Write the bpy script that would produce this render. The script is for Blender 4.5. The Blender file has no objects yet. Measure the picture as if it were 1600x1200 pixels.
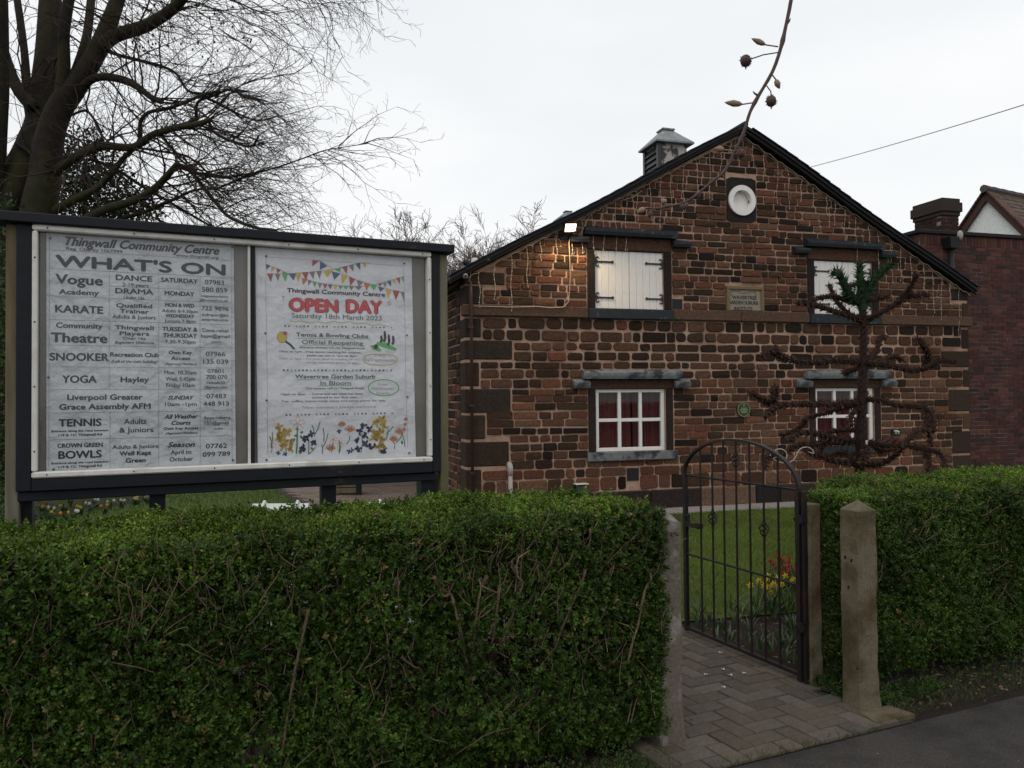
import bpy, math, random
import numpy as np
from mathutils import Matrix, Vector, noise
sin, cos, pi, rad = math.sin, math.cos, math.pi, math.radians
rnd = random.Random(7)
nrg = np.random.default_rng(5)
S = bpy.context.scene
COL = S.collection

# ------------------------------------------------------------------ camera, sky, sun, exposure
EYE = 1.6; FPX = 1250.0; PITCH = rad(1.07); ROLL = rad(.48)
cp, sp_, cr, sr = cos(PITCH), sin(PITCH), cos(ROLL), sin(ROLL)
CAMM = np.array([[1,0,0],[0,cp,-sp_],[0,sp_,cp]]) @ np.array([[cr,0,sr],[0,1,0],[-sr,0,cr]])
cam = bpy.data.cameras.new('camera'); co = bpy.data.objects.new('camera', cam); COL.objects.link(co)
cam.sensor_width = 36; cam.lens = FPX/1600*36; cam.clip_end = 2000; cam.clip_start = .05
m = Matrix.Identity(4)
for i in range(3):
    m[i][0] = CAMM[i,0]; m[i][1] = CAMM[i,2]; m[i][2] = -CAMM[i,1]
m[2][3] = EYE
co.matrix_world = m; S.camera = co

SUN_EL, SUN_AZ = rad(48), rad(200)      # azimuth clockwise from +Y: behind the camera, a little to the left
w = bpy.data.worlds.new('World'); S.world = w; w.use_nodes = True
nt = w.node_tree; nt.nodes.clear()
out = nt.nodes.new('ShaderNodeOutputWorld'); bg = nt.nodes.new('ShaderNodeBackground')
sky = nt.nodes.new('ShaderNodeTexSky'); sky.sky_type = 'NISHITA'; sky.sun_disc = False
sky.sun_elevation = SUN_EL; sky.sun_rotation = SUN_AZ; sky.dust_density = 4; sky.air_density = 1
tc = nt.nodes.new('ShaderNodeTexCoord'); mp = nt.nodes.new('ShaderNodeMapping'); mp.inputs['Scale'].default_value = (1,1,3)
nz = nt.nodes.new('ShaderNodeTexNoise'); nz.inputs['Scale'].default_value = 1.6; nz.inputs['Detail'].default_value = 4
rp = nt.nodes.new('ShaderNodeValToRGB')
rp.color_ramp.elements[0].position = .3; rp.color_ramp.elements[0].color = (8.4,8.75,9.1,1)
rp.color_ramp.elements[1].position = .75; rp.color_ramp.elements[1].color = (10.2,10.3,10.35,1)
mx = nt.nodes.new('ShaderNodeMix'); mx.data_type = 'RGBA'; mx.inputs[0].default_value = .96
nt.links.new(tc.outputs['Generated'], mp.inputs[0]); nt.links.new(mp.outputs[0], nz.inputs['Vector'])
nt.links.new(nz.outputs[0], rp.inputs[0]); nt.links.new(sky.outputs[0], mx.inputs[6]); nt.links.new(rp.outputs[0], mx.inputs[7])
nt.links.new(mx.outputs[2], bg.inputs[0]); bg.inputs[1].default_value = .1; nt.links.new(bg.outputs[0], out.inputs[0])
sl = bpy.data.lights.new('sun', 'SUN'); so = bpy.data.objects.new('sun', sl); COL.objects.link(so)
sl.energy = .5; sl.angle = rad(30); sl.color = (1,.96,.9)
sd = Vector((sin(SUN_AZ)*cos(SUN_EL), cos(SUN_AZ)*cos(SUN_EL), sin(SUN_EL)))
so.rotation_euler = sd.to_track_quat('Z','Y').to_euler()
S.view_settings.view_transform = 'Standard'; S.view_settings.look = 'None'
S.view_settings.exposure = 0; S.view_settings.gamma = 1; S.view_settings.use_curve_mapping = False
S.render.engine = 'CYCLES'

# ------------------------------------------------------------------ frames
AF, AS = rad(16.3), rad(24.3); U0, D0 = 2.424, 10.507
SFm = Matrix.Rotation(AS, 4, 'Z')
HFm = Matrix.Rotation(AF, 4, 'Z') @ Matrix.Translation((U0, D0, 0))
WF = Matrix.Identity(4)
def ray(px, py):
    v = CAMM @ np.array([(px-800)/FPX, 1, -(py-600)/FPX]); return v
def at(px, py, Y):
    d = ray(px, py); q = d*(Y/d[1]); return Vector((q[0], q[1], q[2]+EYE))
def gnd(px, py, z=0):
    d = ray(px, py); k = (z-EYE)/d[2]; return Vector((d[0]*k, d[1]*k, z))
def pl(px, py, a, D):
    d = ray(px, py); k = D/(-sin(a)*d[0]+cos(a)*d[1]); q = d*k
    return cos(a)*q[0]+sin(a)*q[1], q[2]+EYE
def hp(px, py, y=0):
    u, z = pl(px, py, AF, D0+y); return u-U0, z
def sp(px, py, n):
    return pl(px, py, AS, n)

# ------------------------------------------------------------------ materials
def mat(name, col=None, rough=.8, attr=False, nscale=20, nvar=.3, bump=.3, bscale=None, spec=.3, metal=0, col2=None, c2scale=3, c2lo=.45, c2hi=.62, trans=0, bdist=.004, stretch=None):
    M = bpy.data.materials.new(name); M.use_nodes = True; t = M.node_tree; N = t.nodes; L = t.links
    b = N['Principled BSDF']; b.inputs['Roughness'].default_value = rough; b.inputs['Metallic'].default_value = metal
    b.inputs['Specular IOR Level'].default_value = spec
    tcn = N.new('ShaderNodeTexCoord'); vec = tcn.outputs['Object']
    if stretch:
        mpn = N.new('ShaderNodeMapping'); mpn.inputs['Scale'].default_value = stretch; L.new(vec, mpn.inputs[0]); vec = mpn.outputs[0]
    if attr:
        a = N.new('ShaderNodeAttribute'); a.attribute_name = 'tint'; base = a.outputs['Color']
    else:
        a = N.new('ShaderNodeRGB'); a.outputs[0].default_value = (*col,1); base = a.outputs[0]
    if col2:
        n2 = N.new('ShaderNodeTexNoise'); n2.inputs['Scale'].default_value = c2scale; n2.inputs['Detail'].default_value = 6; n2.inputs['Roughness'].default_value = .65
        L.new(vec, n2.inputs['Vector'])
        r2 = N.new('ShaderNodeMapRange'); r2.inputs[1].default_value = c2lo; r2.inputs[2].default_value = c2hi; L.new(n2.outputs[0], r2.inputs[0])
        m2 = N.new('ShaderNodeMix'); m2.data_type = 'RGBA'; L.new(r2.outputs[0], m2.inputs[0]); L.new(base, m2.inputs[6]); m2.inputs[7].default_value = (*col2,1)
        base = m2.outputs[2]
    n = N.new('ShaderNodeTexNoise'); n.inputs['Scale'].default_value = nscale; n.inputs['Detail'].default_value = 8; n.inputs['Roughness'].default_value = .7
    L.new(vec, n.inputs['Vector'])
    if nvar:
        r = N.new('ShaderNodeMapRange'); r.inputs[1].default_value = .25; r.inputs[2].default_value = .75
        r.inputs[3].default_value = 1-nvar; r.inputs[4].default_value = 1+nvar; L.new(n.outputs[0], r.inputs[0])
        x = N.new('ShaderNodeVectorMath'); x.operation = 'SCALE'; L.new(base, x.inputs[0]); L.new(r.outputs[0], x.inputs['Scale']); base = x.outputs[0]
    L.new(base, b.inputs['Base Color'])
    if bump:
        bn = n
        if bscale:
            bn = N.new('ShaderNodeTexNoise'); bn.inputs['Scale'].default_value = bscale; bn.inputs['Detail'].default_value = 6; L.new(vec, bn.inputs['Vector'])
        bu = N.new('ShaderNodeBump'); bu.inputs['Strength'].default_value = bump; bu.inputs['Distance'].default_value = bdist
        L.new(bn.outputs[0], bu.inputs['Height']); L.new(bu.outputs[0], b.inputs['Normal'])
    if trans:
        tr = N.new('ShaderNodeBsdfTranslucent'); L.new(base, tr.inputs[0]); ms = N.new('ShaderNodeMixShader'); ms.inputs[0].default_value = trans
        o = N['Material Output']; L.new(b.outputs[0], ms.inputs[1]); L.new(tr.outputs[0], ms.inputs[2]); L.new(ms.outputs[0], o.inputs['Surface'])
    return M
def glass_mat(name, tintv=.95, rough=.03, milk=.0):
    M = bpy.data.materials.new(name); M.use_nodes = True; t = M.node_tree; N = t.nodes; L = t.links
    N.remove(N['Principled BSDF']); g = N.new('ShaderNodeBsdfGlossy'); g.inputs['Roughness'].default_value = rough
    tr = N.new('ShaderNodeBsdfTransparent'); tr.inputs[0].default_value = (tintv,tintv,tintv,1)
    lw_ = N.new('ShaderNodeLayerWeight'); lw_.inputs[0].default_value = .5; pw = N.new('ShaderNodeMath'); pw.operation = 'POWER'; pw.inputs[1].default_value = 4.5; L.new(lw_.outputs['Facing'], pw.inputs[0])
    fr = N.new('ShaderNodeMapRange'); fr.inputs[3].default_value = .022; fr.inputs[4].default_value = .6; L.new(pw.outputs[0], fr.inputs[0])
    ms = N.new('ShaderNodeMixShader'); L.new(fr.outputs[0], ms.inputs[0]); L.new(tr.outputs[0], ms.inputs[1]); L.new(g.outputs[0], ms.inputs[2])
    last = ms
    if milk:
        df = N.new('ShaderNodeBsdfDiffuse'); df.inputs[0].default_value = (.5,.5,.5,1)
        m3 = N.new('ShaderNodeMixShader'); m3.inputs[0].default_value = milk; L.new(ms.outputs[0], m3.inputs[1]); L.new(df.outputs[0], m3.inputs[2]); last = m3
    L.new(last.outputs[0], N['Material Output'].inputs['Surface']); return M
def flat(name, c, rough=.8): return mat(name, c, rough=rough, nvar=.12, nscale=60, bump=0)

MT = {}
MT['stone'] = mat('sandstone', attr=True, rough=.95, nscale=30, nvar=.6, bump=.9, bdist=.012, spec=.12)
MT['mortar'] = mat('mortar', (.39,.255,.19), rough=.95, nscale=30, nvar=.3, bump=.8, bdist=.008, spec=.15, col2=(.20,.115,.08), c2scale=1.2)
MT['sill_black'] = mat('black_painted_stone', (.018,.022,.027), rough=.6, nscale=14, nvar=.4, bump=.4, col2=(.10,.11,.12), c2scale=9, c2lo=.58, c2hi=.72, spec=.25)
MT['sill_grey'] = mat('worn_grey_painted_stone', (.15,.155,.16), rough=.7, nscale=14, nvar=.4, bump=.5, col2=(.03,.035,.04), c2scale=4, c2lo=.5, c2hi=.6)
MT['white'] = mat('white_paint', (.74,.72,.69), rough=.5, nscale=12, nvar=.08, bump=.1)
MT['white_worn'] = mat('flaking_white_paint', (.70,.67,.64), rough=.6, nscale=20, nvar=.1, bump=.3, col2=(.10,.07,.05), c2scale=14, c2lo=.61, c2hi=.66, stretch=(1,1,.3))
MT['iron'] = mat('black_iron', (.012,.011,.011), rough=.45, nscale=60, nvar=.4, bump=.2, spec=.5)
MT['gate_iron'] = mat('rusting_black_gate_iron', (.010,.008,.008), rough=.55, nscale=60, nvar=.4, bump=.3, spec=.3, col2=(.035,.012,.008), c2scale=7, c2lo=.5, c2hi=.7)
MT['slate'] = mat('roof_slate', (.020,.020,.024), rough=.8, nscale=25, nvar=.35, bump=.4)
MT['verge'] = mat('dark_verge_board', (.014,.011,.011), rough=.8, nscale=20, nvar=.4, bump=.4)
MT['curtain'] = mat('dusky_red_curtain', (.26,.075,.07), rough=.9, nscale=8, nvar=.3, bump=0)
MT['glass'] = glass_mat('window_glass', .8)
MT['board_glass'] = glass_mat('notice_glass', .98, .08, .012)
MT['dark'] = flat('interior_shade_black', (.006,.006,.006))  # near black, stands in for the shade inside openings and holes
MT['brick'] = mat('dark_red_brick', attr=True, rough=.9, nscale=50, nvar=.3, bump=.4)
MT['brickmortar'] = mat('grey_mortar', (.30,.25,.22), rough=.95, nscale=40, nvar=.3, bump=.4, col2=(.07,.045,.04), c2scale=2, c2lo=.4, c2hi=.55)
MT['render'] = mat('white_roughcast', (.72,.74,.70), rough=.95, nscale=16, nvar=.12, bump=1, bdist=.03)
MT['tile'] = mat('clay_tile', attr=True, rough=.85, nscale=20, nvar=.35, bump=.3)
MT['lead'] = mat('weathered_lead', (.20,.215,.22), rough=.55, nscale=9, nvar=.35, bump=.3, col2=(.5,.5,.48), c2scale=5, c2lo=.58, c2hi=.66)
MT['louvre_white'] = mat('peeling_white_paint', (.42,.39,.36), rough=.7, nscale=12, nvar=.2, bump=.5, col2=(.05,.045,.04), c2scale=6, c2lo=.5, c2hi=.56)
MT['asphalt'] = mat('asphalt', (.046,.040,.036), rough=.95, nscale=95, nvar=.75, bump=.8, bscale=120, col2=(.027,.024,.021), c2scale=2.6)
MT['soil'] = mat('garden_soil', (.030,.020,.015), rough=1, nscale=40, nvar=.6, bump=1, bdist=.03)
MT['lawnsoil'] = mat('lawn_ground', (.06,.085,.014), rough=1, nscale=6, nvar=.3, bump=.5)
MT['paver'] = mat('block_paver', attr=True, rough=.9, nscale=45, nvar=.35, bump=.5, col2=(.06,.062,.03), c2scale=1.1, c2lo=.54, c2hi=.8)
MT['sand'] = mat('paving_joint_sand', (.035,.032,.024), rough=1, nscale=60, nvar=.4, bump=.4)
MT['concrete'] = mat('weathered_concrete', (.135,.108,.072), rough=.95, nscale=90, nvar=.4, bump=.9, bdist=.004, col2=(.060,.048,.02), c2scale=5, c2lo=.42, c2hi=.62)
MT['concrete_grey'] = mat('lichened_concrete', (.13,.105,.085), rough=.95, nscale=70, nvar=.4, bump=.9, bdist=.005, col2=(.22,.20,.18), c2scale=7, c2lo=.5, c2hi=.6)
MT['flag'] = mat('grey_paving_flag', (.26,.235,.22), rough=.9, nscale=30, nvar=.2, bump=.3)
MT['grass'] = mat('grass_blades', attr=True, rough=.7, nvar=.15, bump=0, trans=.25)
MT['leaf'] = mat('leaves', attr=True, rough=.5, nvar=.2, nscale=30, bump=0, spec=.2, trans=.15)
MT['twigbark'] = mat('hedge_bark', (.13,.09,.062), rough=.9, nscale=60, nvar=.4, bump=.4)
MT['stubbark'] = mat('cut_pale_bark', (.24,.17,.115), rough=.9, nscale=70, nvar=.35, bump=.6)
MT['bark'] = mat('beech_bark', (.018,.014,.011), rough=.95, nscale=7, nvar=.4, bump=.8, bdist=.02, col2=(.030,.028,.010), c2scale=1.3, c2lo=.45, c2hi=.62)
MT['twig'] = mat('fine_twigs', (.035,.022,.019), rough=.9, nvar=.2, bump=0)
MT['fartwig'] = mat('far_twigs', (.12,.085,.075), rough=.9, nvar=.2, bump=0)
MT['monkey'] = mat('monkey_puzzle_scales', attr=True, rough=.75, nvar=.3, nscale=40, bump=0, spec=.2)
MT['black_wood'] = mat('black_painted_wood', (.009,.010,.014), rough=.55, nscale=30, nvar=.35, bump=.3, spec=.22, col2=(.05,.035,.025), c2scale=8, c2lo=.66, c2hi=.7, stretch=(.4,1,1))
MT['oak'] = mat('weathered_timber', (.13,.095,.055), rough=.9, nscale=22, nvar=.35, bump=.6, col2=(.15,.14,.105), c2scale=3, stretch=(1,1,.12))
MT['oak_grey'] = mat('grey_green_timber', (.16,.145,.10), rough=.9, nscale=22, nvar=.35, bump=.6, col2=(.11,.10,.045), c2scale=3, stretch=(1,1,.12))
MT['trim'] = mat('dirty_white_trim', (.62,.60,.56), rough=.55, nscale=16, nvar=.12, bump=.15, col2=(.30,.27,.21), c2scale=5, c2lo=.52, c2hi=.8)
MT['backing'] = mat('grey_backing_board', (.17,.16,.145), rough=.95, nscale=12, nvar=.15, bump=.5, col2=(.12,.11,.09), c2scale=3)
MT['paper'] = mat('poster_paper', (.50,.52,.545), rough=.45, nscale=4, nvar=.12, bump=1, bdist=.05, bscale=7)
MT['paper_white'] = mat('bright_poster_paper', (.63,.64,.67), rough=.5, nscale=4, nvar=.08, bump=1, bdist=.04, bscale=6)
MT['ink'] = flat('black_ink', (.03,.03,.035)); MT['greyink'] = flat('grey_ink', (.12,.12,.13)); MT['paleink'] = flat('pale_ink', (.30,.30,.31))
MT['redink'] = flat('red_ink', (.55,.04,.05)); MT['gridink'] = flat('thin_grey_line', (.16,.16,.17))
for k, c in dict(red=(.33,.06,.06), blue=(.05,.10,.20), yellow=(.52,.38,.05), green=(.08,.38,.10), grey=(.20,.16,.15), orange=(.5,.14,.06),
                 navy=(.045,.055,.10), leafg=(.08,.20,.09), pink=(.55,.20,.20), gold=(.45,.32,.08)).items(): MT['p_'+k] = flat('print_'+k, c)
MT['plaque'] = mat('pale_plaque_stone', (.25,.215,.165), rough=.9, nscale=30, nvar=.2, bump=.3)
MT['plaque_frame'] = mat('yellow_plaque_stone', (.165,.115,.062), rough=.9, nscale=30, nvar=.25, bump=.4)
MT['gplaque'] = flat('dark_green_enamel', (.008,.05,.028), .35); MT['gold'] = flat('gold_lettering', (.4,.32,.14))
MT['wire'] = flat('white_wire', (.42,.36,.30)); MT['blackplastic'] = flat('black_plastic', (.015,.015,.016), .5)
MT['greyplastic'] = flat('grey_plastic', (.33,.32,.28), .5); MT['whiteplastic'] = mat('scuffed_white_plastic', (.62,.66,.62), rough=.5, nscale=30, nvar=.15, bump=.2, col2=(.3,.34,.2), c2scale=9, c2lo=.58, c2hi=.75)
MT['petal_y'] = flat('yellow_petals', (.55,.40,.03)); MT['petal_r'] = flat('red_petals', (.28,.045,.025)); MT['petal_o'] = flat('orange_petals', (.8,.3,.05)); MT['petal_w'] = flat('white_petals', (.7,.7,.66))
MT['bluegreen'] = mat('bulb_leaves', attr=True, rough=.5, nvar=.15, nscale=30, bump=0, trans=.1)
MT['deadleaf'] = mat('dead_leaves', attr=True, rough=.8, nvar=.2, bump=0)
MT['pipe'] = mat('brown_downpipe', (.045,.02,.016), rough=.5, nvar=.2, bump=0)
MT['bud'] = mat('twig_skin', (.075,.045,.040), rough=.6, nscale=80, nvar=.4, bump=.4, bdist=.001)
MT['budpale'] = mat('bud_scale', (.24,.16,.11), rough=.6, nscale=80, nvar=.4, bump=.3, bdist=.001)
e = bpy.data.materials.new('lit_floodlight_lens'); e.use_nodes = True
e.node_tree.nodes['Principled BSDF'].inputs['Emission Color'].default_value = (1,.84,.5,1)
e.node_tree.nodes['Principled BSDF'].inputs['Emission Strength'].default_value = 4
MT['lamp'] = e

# ------------------------------------------------------------------ mesh builder
class MB:
    def __init__(s): s.v = []; s.f = []; s.t = []; s.tint = (1,1,1)
    def add(s, vs, fs, tint=None):
        o = len(s.v); s.v += [tuple(v) for v in vs]; s.f += [tuple(i+o for i in f) for f in fs]; s.t += [tint or s.tint]*len(vs)
    def box(s, x0, x1, y0, y1, z0, z1, tint=None, bev=0):
        if bev:
            b = min(bev, (x1-x0)/3, (y1-y0)/3, (z1-z0)/3); vs = []; 
            # chamfered box: octagonal rings
            for z, i in ((z0, b), (z0+b, 0), (z1-b, 0), (z1, b)):
                X0, X1, Y0, Y1 = x0+i, x1-i, y0+i, y1-i; c = b*.7 if not i else 0.0
                c = max(c, b*.4)
                vs += [(X0+c,Y0,z),(X1-c,Y0,z),(X1,Y0+c,z),(X1,Y1-c,z),(X1-c,Y1,z),(X0+c,Y1,z),(X0,Y1-c,z),(X0,Y0+c,z)]
            fs = []
            for r in range(3):
                for k in range(8): a = r*8+k; b2 = r*8+(k+1) % 8; fs.append((a, b2, b2+8, a+8))
            fs += [tuple(range(7,-1,-1)), tuple(range(24,32))]
            s.add(vs, fs, tint); return s
        s.add([(x0,y0,z0),(x1,y0,z0),(x1,y1,z0),(x0,y1,z0),(x0,y0,z1),(x1,y0,z1),(x1,y1,z1),(x0,y1,z1)],
              [(0,3,2,1),(4,5,6,7),(0,1,5,4),(1,2,6,5),(2,3,7,6),(3,0,4,7)], tint); return s
    def prism_y(s, pts, y0, y1, tint=None):       # outline in x,z (counter-clockwise seen from -y), from y0 (front) to y1
        n = len(pts); vs = [(x,y0,z) for x,z in pts]+[(x,y1,z) for x,z in pts]
        fs = [tuple(range(n)), tuple(range(2*n-1,n-1,-1))]+[(i,i+n,(i+1)%n+n,(i+1)%n) for i in range(n)]
        s.add(vs, fs, tint); return s
    def prism_z(s, pts, z0, z1, tint=None):
        n = len(pts); vs = [(x,y,z0) for x,y in pts]+[(x,y,z1) for x,y in pts]
        fs = [tuple(range(n-1,-1,-1)), tuple(range(n,2*n))]+[(i,(i+1)%n,(i+1)%n+n,i+n) for i in range(n)]
        s.add(vs, fs, tint); return s
    def tube(s, pts, r, sides=6, tint=None, cap=True):
        pts = [Vector(p) for p in pts]; n = len(pts)
        if not hasattr(r, '__len__'): r = [r]*n
        vs = []; ref = None
        for i, p in enumerate(pts):
            d = (pts[min(i+1,n-1)]-pts[max(i-1,0)])
            if d.length < 1e-9: d = Vector((0,0,1))
            d.normalize()
            if ref is None: ref = d.orthogonal().normalized()
            ref = ref-d*ref.dot(d)
            if ref.length < 1e-6: ref = d.orthogonal()
            ref.normalize(); b = d.cross(ref)
            for k in range(sides): a = 2*pi*k/sides; q = p+(ref*cos(a)+b*sin(a))*r[i]; vs.append((q.x,q.y,q.z))
        fs = []
        for i in range(n-1):
            for k in range(sides): a = i*sides+k; b2 = i*sides+(k+1) % sides; fs.append((a,b2,b2+sides,a+sides))
        if cap: fs += [tuple(range(sides-1,-1,-1)), tuple(range((n-1)*sides, n*sides))]
        s.add(vs, fs, tint); return s
    def disc(s, cx, cz, y, r, n=16, tint=None, rz=None, flip=False):
        rz = rz or r; s.add([(cx+r*cos(2*pi*k/n), y, cz+rz*sin(2*pi*k/n)) for k in range(n)], [tuple(range(n))], tint); return s
    def ring(s, cx, cz, r0, r1, y0, y1, n=32, tint=None):   # flat annulus with depth
        vs = []
        for r, y in ((r0,y1),(r0,y0),(r1,y0),(r1,y1)):
            vs += [(cx+r*cos(2*pi*k/n), y, cz+r*sin(2*pi*k/n)) for k in range(n)]
        fs = []
        for q in range(3):
            for k in range(n): a = q*n+k; b2 = q*n+(k+1) % n; fs.append((a,b2,b2+n,a+n))
        s.add(vs, fs, tint); return s
    def quad(s, a, b, c, d, tint=None): s.add([a,b,c,d], [(0,1,2,3)], tint); return s
    def blob(s, c, rx, ry, rz, n=8, m_=6, tint=None, rot=None):
        vs = [(0,0,-1)]; 
        for i in range(1, m_):
            a = -pi/2+pi*i/m_
            vs += [(cos(a)*cos(2*pi*k/n), cos(a)*sin(2*pi*k/n), sin(a)) for k in range(n)]
        vs.append((0,0,1)); fs = [(0, 1+(k+1) % n, 1+k) for k in range(n)]
        for i in range(m_-2):
            for k in range(n): a = 1+i*n+k; b2 = 1+i*n+(k+1) % n; fs.append((a,b2,b2+n,a+n))
        l = len(vs)-1; fs += [(l, l-n+k, l-n+(k+1) % n) for k in range(n)]
        R_ = rot or Matrix.Identity(3); c = Vector(c)
        s.add([c+R_@Vector((x*rx,y*ry,z*rz)) for x,y,z in vs], fs, tint); return s

def pmat(o):
    return Matrix.Translation(o.location) @ o.rotation_euler.to_matrix().to_4x4()
def tag(o, label=None, cat=None, group=None, kind=None):
    if label: o['label'] = label
    if cat: o['category'] = cat
    if group: o['group'] = group
    if kind: o['kind'] = kind
    return o
def thing(name, label, cat, loc, rotz=0, group=None, frame=None):
    o = bpy.data.objects.new(name, None); COL.objects.link(o); o.empty_display_size = .2
    if frame is not None: loc = frame @ Vector(loc); rotz = frame.to_euler().z
    o.location = loc; o.rotation_euler = (0,0,rotz); return tag(o, label, cat, group)
def wm(o):
    return wm(o.parent) @ pmat(o) if o.parent else pmat(o)
def obj(name, mb, material, parent=None, frame=WF, smooth=False, kind=None, label=None):
    me = bpy.data.meshes.new(name); V = [frame @ Vector(v) for v in mb.v]
    o = bpy.data.objects.new(name, me)
    if parent is not None:
        o.parent = parent; inv = wm(parent).inverted(); V = [inv @ v for v in V]
        if V:
            c = sum(V, Vector())/len(V); o.location = c; V = [v-c for v in V]
    else:
        c = Vector((sum(v.x for v in V)/len(V), sum(v.y for v in V)/len(V), min(v.z for v in V))); o.location = c; V = [v-c for v in V]
    me.from_pydata([tuple(v) for v in V], [], mb.f); 
    if len(set(mb.t)) > 1 or (mb.t and mb.t[0] != (1,1,1)):
        a = me.color_attributes.new('tint', 'FLOAT_COLOR', 'POINT')
        a.data.foreach_set('color', np.hstack([np.array(mb.t, dtype=np.float32), np.ones((len(mb.t),1), np.float32)]).ravel())
    me.materials.append(MT[material] if isinstance(material, str) else material)
    if smooth: me.polygons.foreach_set('use_smooth', [True]*len(me.polygons))
    me.update(); COL.objects.link(o)
    if kind: o['kind'] = kind
    if label: o['label'] = label
    return o
def npobj(name, V, F, tints, material, parent=None, kind='stuff'):   # big triangle/quad soups, V in world space
    me = bpy.data.meshes.new(name); o = bpy.data.objects.new(name, me)
    V = np.asarray(V, np.float32)
    if parent is not None:
        o.parent = parent; inv = np.array(wm(parent).inverted()); V = V @ inv[:3,:3].T + inv[:3,3]
    k = F.shape[1]; me.vertices.add(len(V)); me.vertices.foreach_set('co', V.astype(np.float32).ravel())
    me.loops.add(F.size); me.loops.foreach_set('vertex_index', F.astype(np.int32).ravel())
    me.polygons.add(len(F)); me.polygons.foreach_set('loop_start', np.arange(0, F.size, k, dtype=np.int32)); 
    me.polygons.foreach_set('loop_total', np.full(len(F), k, np.int32))
    if tints is not None:
        a = me.color_attributes.new('tint', 'FLOAT_COLOR', 'POINT')
        a.data.foreach_set('color', np.hstack([tints, np.ones((len(tints),1))]).astype(np.float32).ravel())
    me.materials.append(MT[material]); me.update(); me.validate(); COL.objects.link(o)
    if kind: o['kind'] = kind
    return o
def norm(a): return a/np.maximum(np.linalg.norm(a, axis=1, keepdims=True), 1e-9)
def leaves(C, A, N, L, W, tint):     # centre-base, axis, normal, length, width (arrays) -> folded 2-tri leaves
    A = norm(A); side = norm(np.cross(A, N)); up = np.cross(side, A)
    L = L[:,None]; W = W[:,None]
    p0 = C; p2 = C+A*L; mid = C+A*L*.5+up*L*.10
    p1 = mid+side*W*.5; p3 = mid-side*W*.5
    p0 = p0-up*0; V = np.stack([p0,p1,p2,p3],1).reshape(-1,3); n = len(C); b = np.arange(n)[:,None]*4
    F = np.concatenate([b+np.array([[0,1,2]]), b+np.array([[0,2,3]])], 0)
    return V, F, np.repeat(tint, 4, axis=0)

# ------------------------------------------------------------------ text
def text_mesh(mb, s, x0, x1, z, cap, y, bold=False, ital=False, hgt=None, frame2=None):
    cu = bpy.data.curves.new('t', 'FONT'); cu.body = s; cu.size = 1; cu.resolution_u = 3; cu.fill_mode = 'FRONT'
    if ital: cu.shear = .35
    o = bpy.data.objects.new('t', cu); COL.objects.link(o)
    dg = bpy.context.evaluated_depsgraph_get(); me = bpy.data.meshes.new_from_object(o.evaluated_get(dg))
    n = len(me.vertices)
    if n:
        V = np.zeros(n*3); me.vertices.foreach_get('co', V); V = V.reshape(-1,3)
        a, b = V[:,0].min(), V[:,0].max(); sx = (x1-x0)/max(b-a,1e-6); sz = cap/.70
        F = [tuple(p.vertices) for p in me.polygons]
        offs = [(0,0)] if not bold else [(-bold,0),(bold,0),(0,bold*.6),(0,-bold*.6)] if bold is not True else [(-.055,0),(-.02,.015),(.02,-.015),(.055,0)]
        for i, (dx, dz) in enumerate(offs):
            mb.add([(x0+(v[0]-a)*sx+dx*cap*.8, y-i*.00006, z+v[1]*sz+dz*cap) for v in V], F)
    COL.objects.unlink(o); bpy.data.objects.remove(o); bpy.data.curves.remove(cu); bpy.data.meshes.remove(me)

# ================================================================== GROUND
def sheet(name, pts, z, m_, frame=WF, kind='structure', label=None):
    b = MB(); b.add([(x,y,z) for x,y in pts], [tuple(range(len(pts)))]); o = obj(name, b, m_, None, frame); o['kind'] = kind
    if label: o['label'] = label
    return o
sheet('ground', [(-300,-200),(300,-200),(300,500),(-300,500)], -.02, 'soil')
sheet('pavement', [(-40,-8),(40,-8),(40,2.8),(-40,2.8)], -.004, 'asphalt', SFm)
# lawn between bed and building (in the hedge frame), left lawn beyond the hedge
gl = [gnd(x,y) for x,y in ((1060,975),(1105,966),(1260,950),(1420,940))]
lawn_pts = [(1.15,5.75),(1.42,5.83),(2.1,6.0),(4.0,6.6),(12,10),(11.5,14.2),(2.65,11.2),(2.1,11.05),(.2,10.4),(.2,7.3)]
sheet('lawn', lawn_pts, -.008, 'lawnsoil')
lawn2 = [(-12,6.0),(-.9,8.2),(-1.6,9.8),(-2.75,11.6),(-3.4,12.6),(-4.35,14.6),(-4.8,22),(-14,24)]
sheet('side_lawn', lawn2, -.009, 'lawnsoil')
# flags along the foot of the wall
fl = MB()
x = -1.2; k = 0
strip = MB().add([(-1.3,-.52,-.003),(9.5,-.52,-.003),(9.5,.02,-.003),(-1.3,.02,-.003)], [(0,1,2,3)])
b = MB(); b.add([(-1.3,-.54,-.005),(9.5,-.54,-.005),(9.5,.02,-.005),(-1.3,.02,-.005)], [(0,1,2,3)])
flagbed = obj('wall_footpath', b, 'sand', None, HFm); flagbed['kind'] = 'structure'
while x < 9.3:
    wd = .6; b = MB(); b.box(x+.006, x+wd-.006, -.535, -.015, -.004, .012+rnd.uniform(0,.004)); obj('paving_flag', b, 'flag', flagbed, HFm); x += wd
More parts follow.
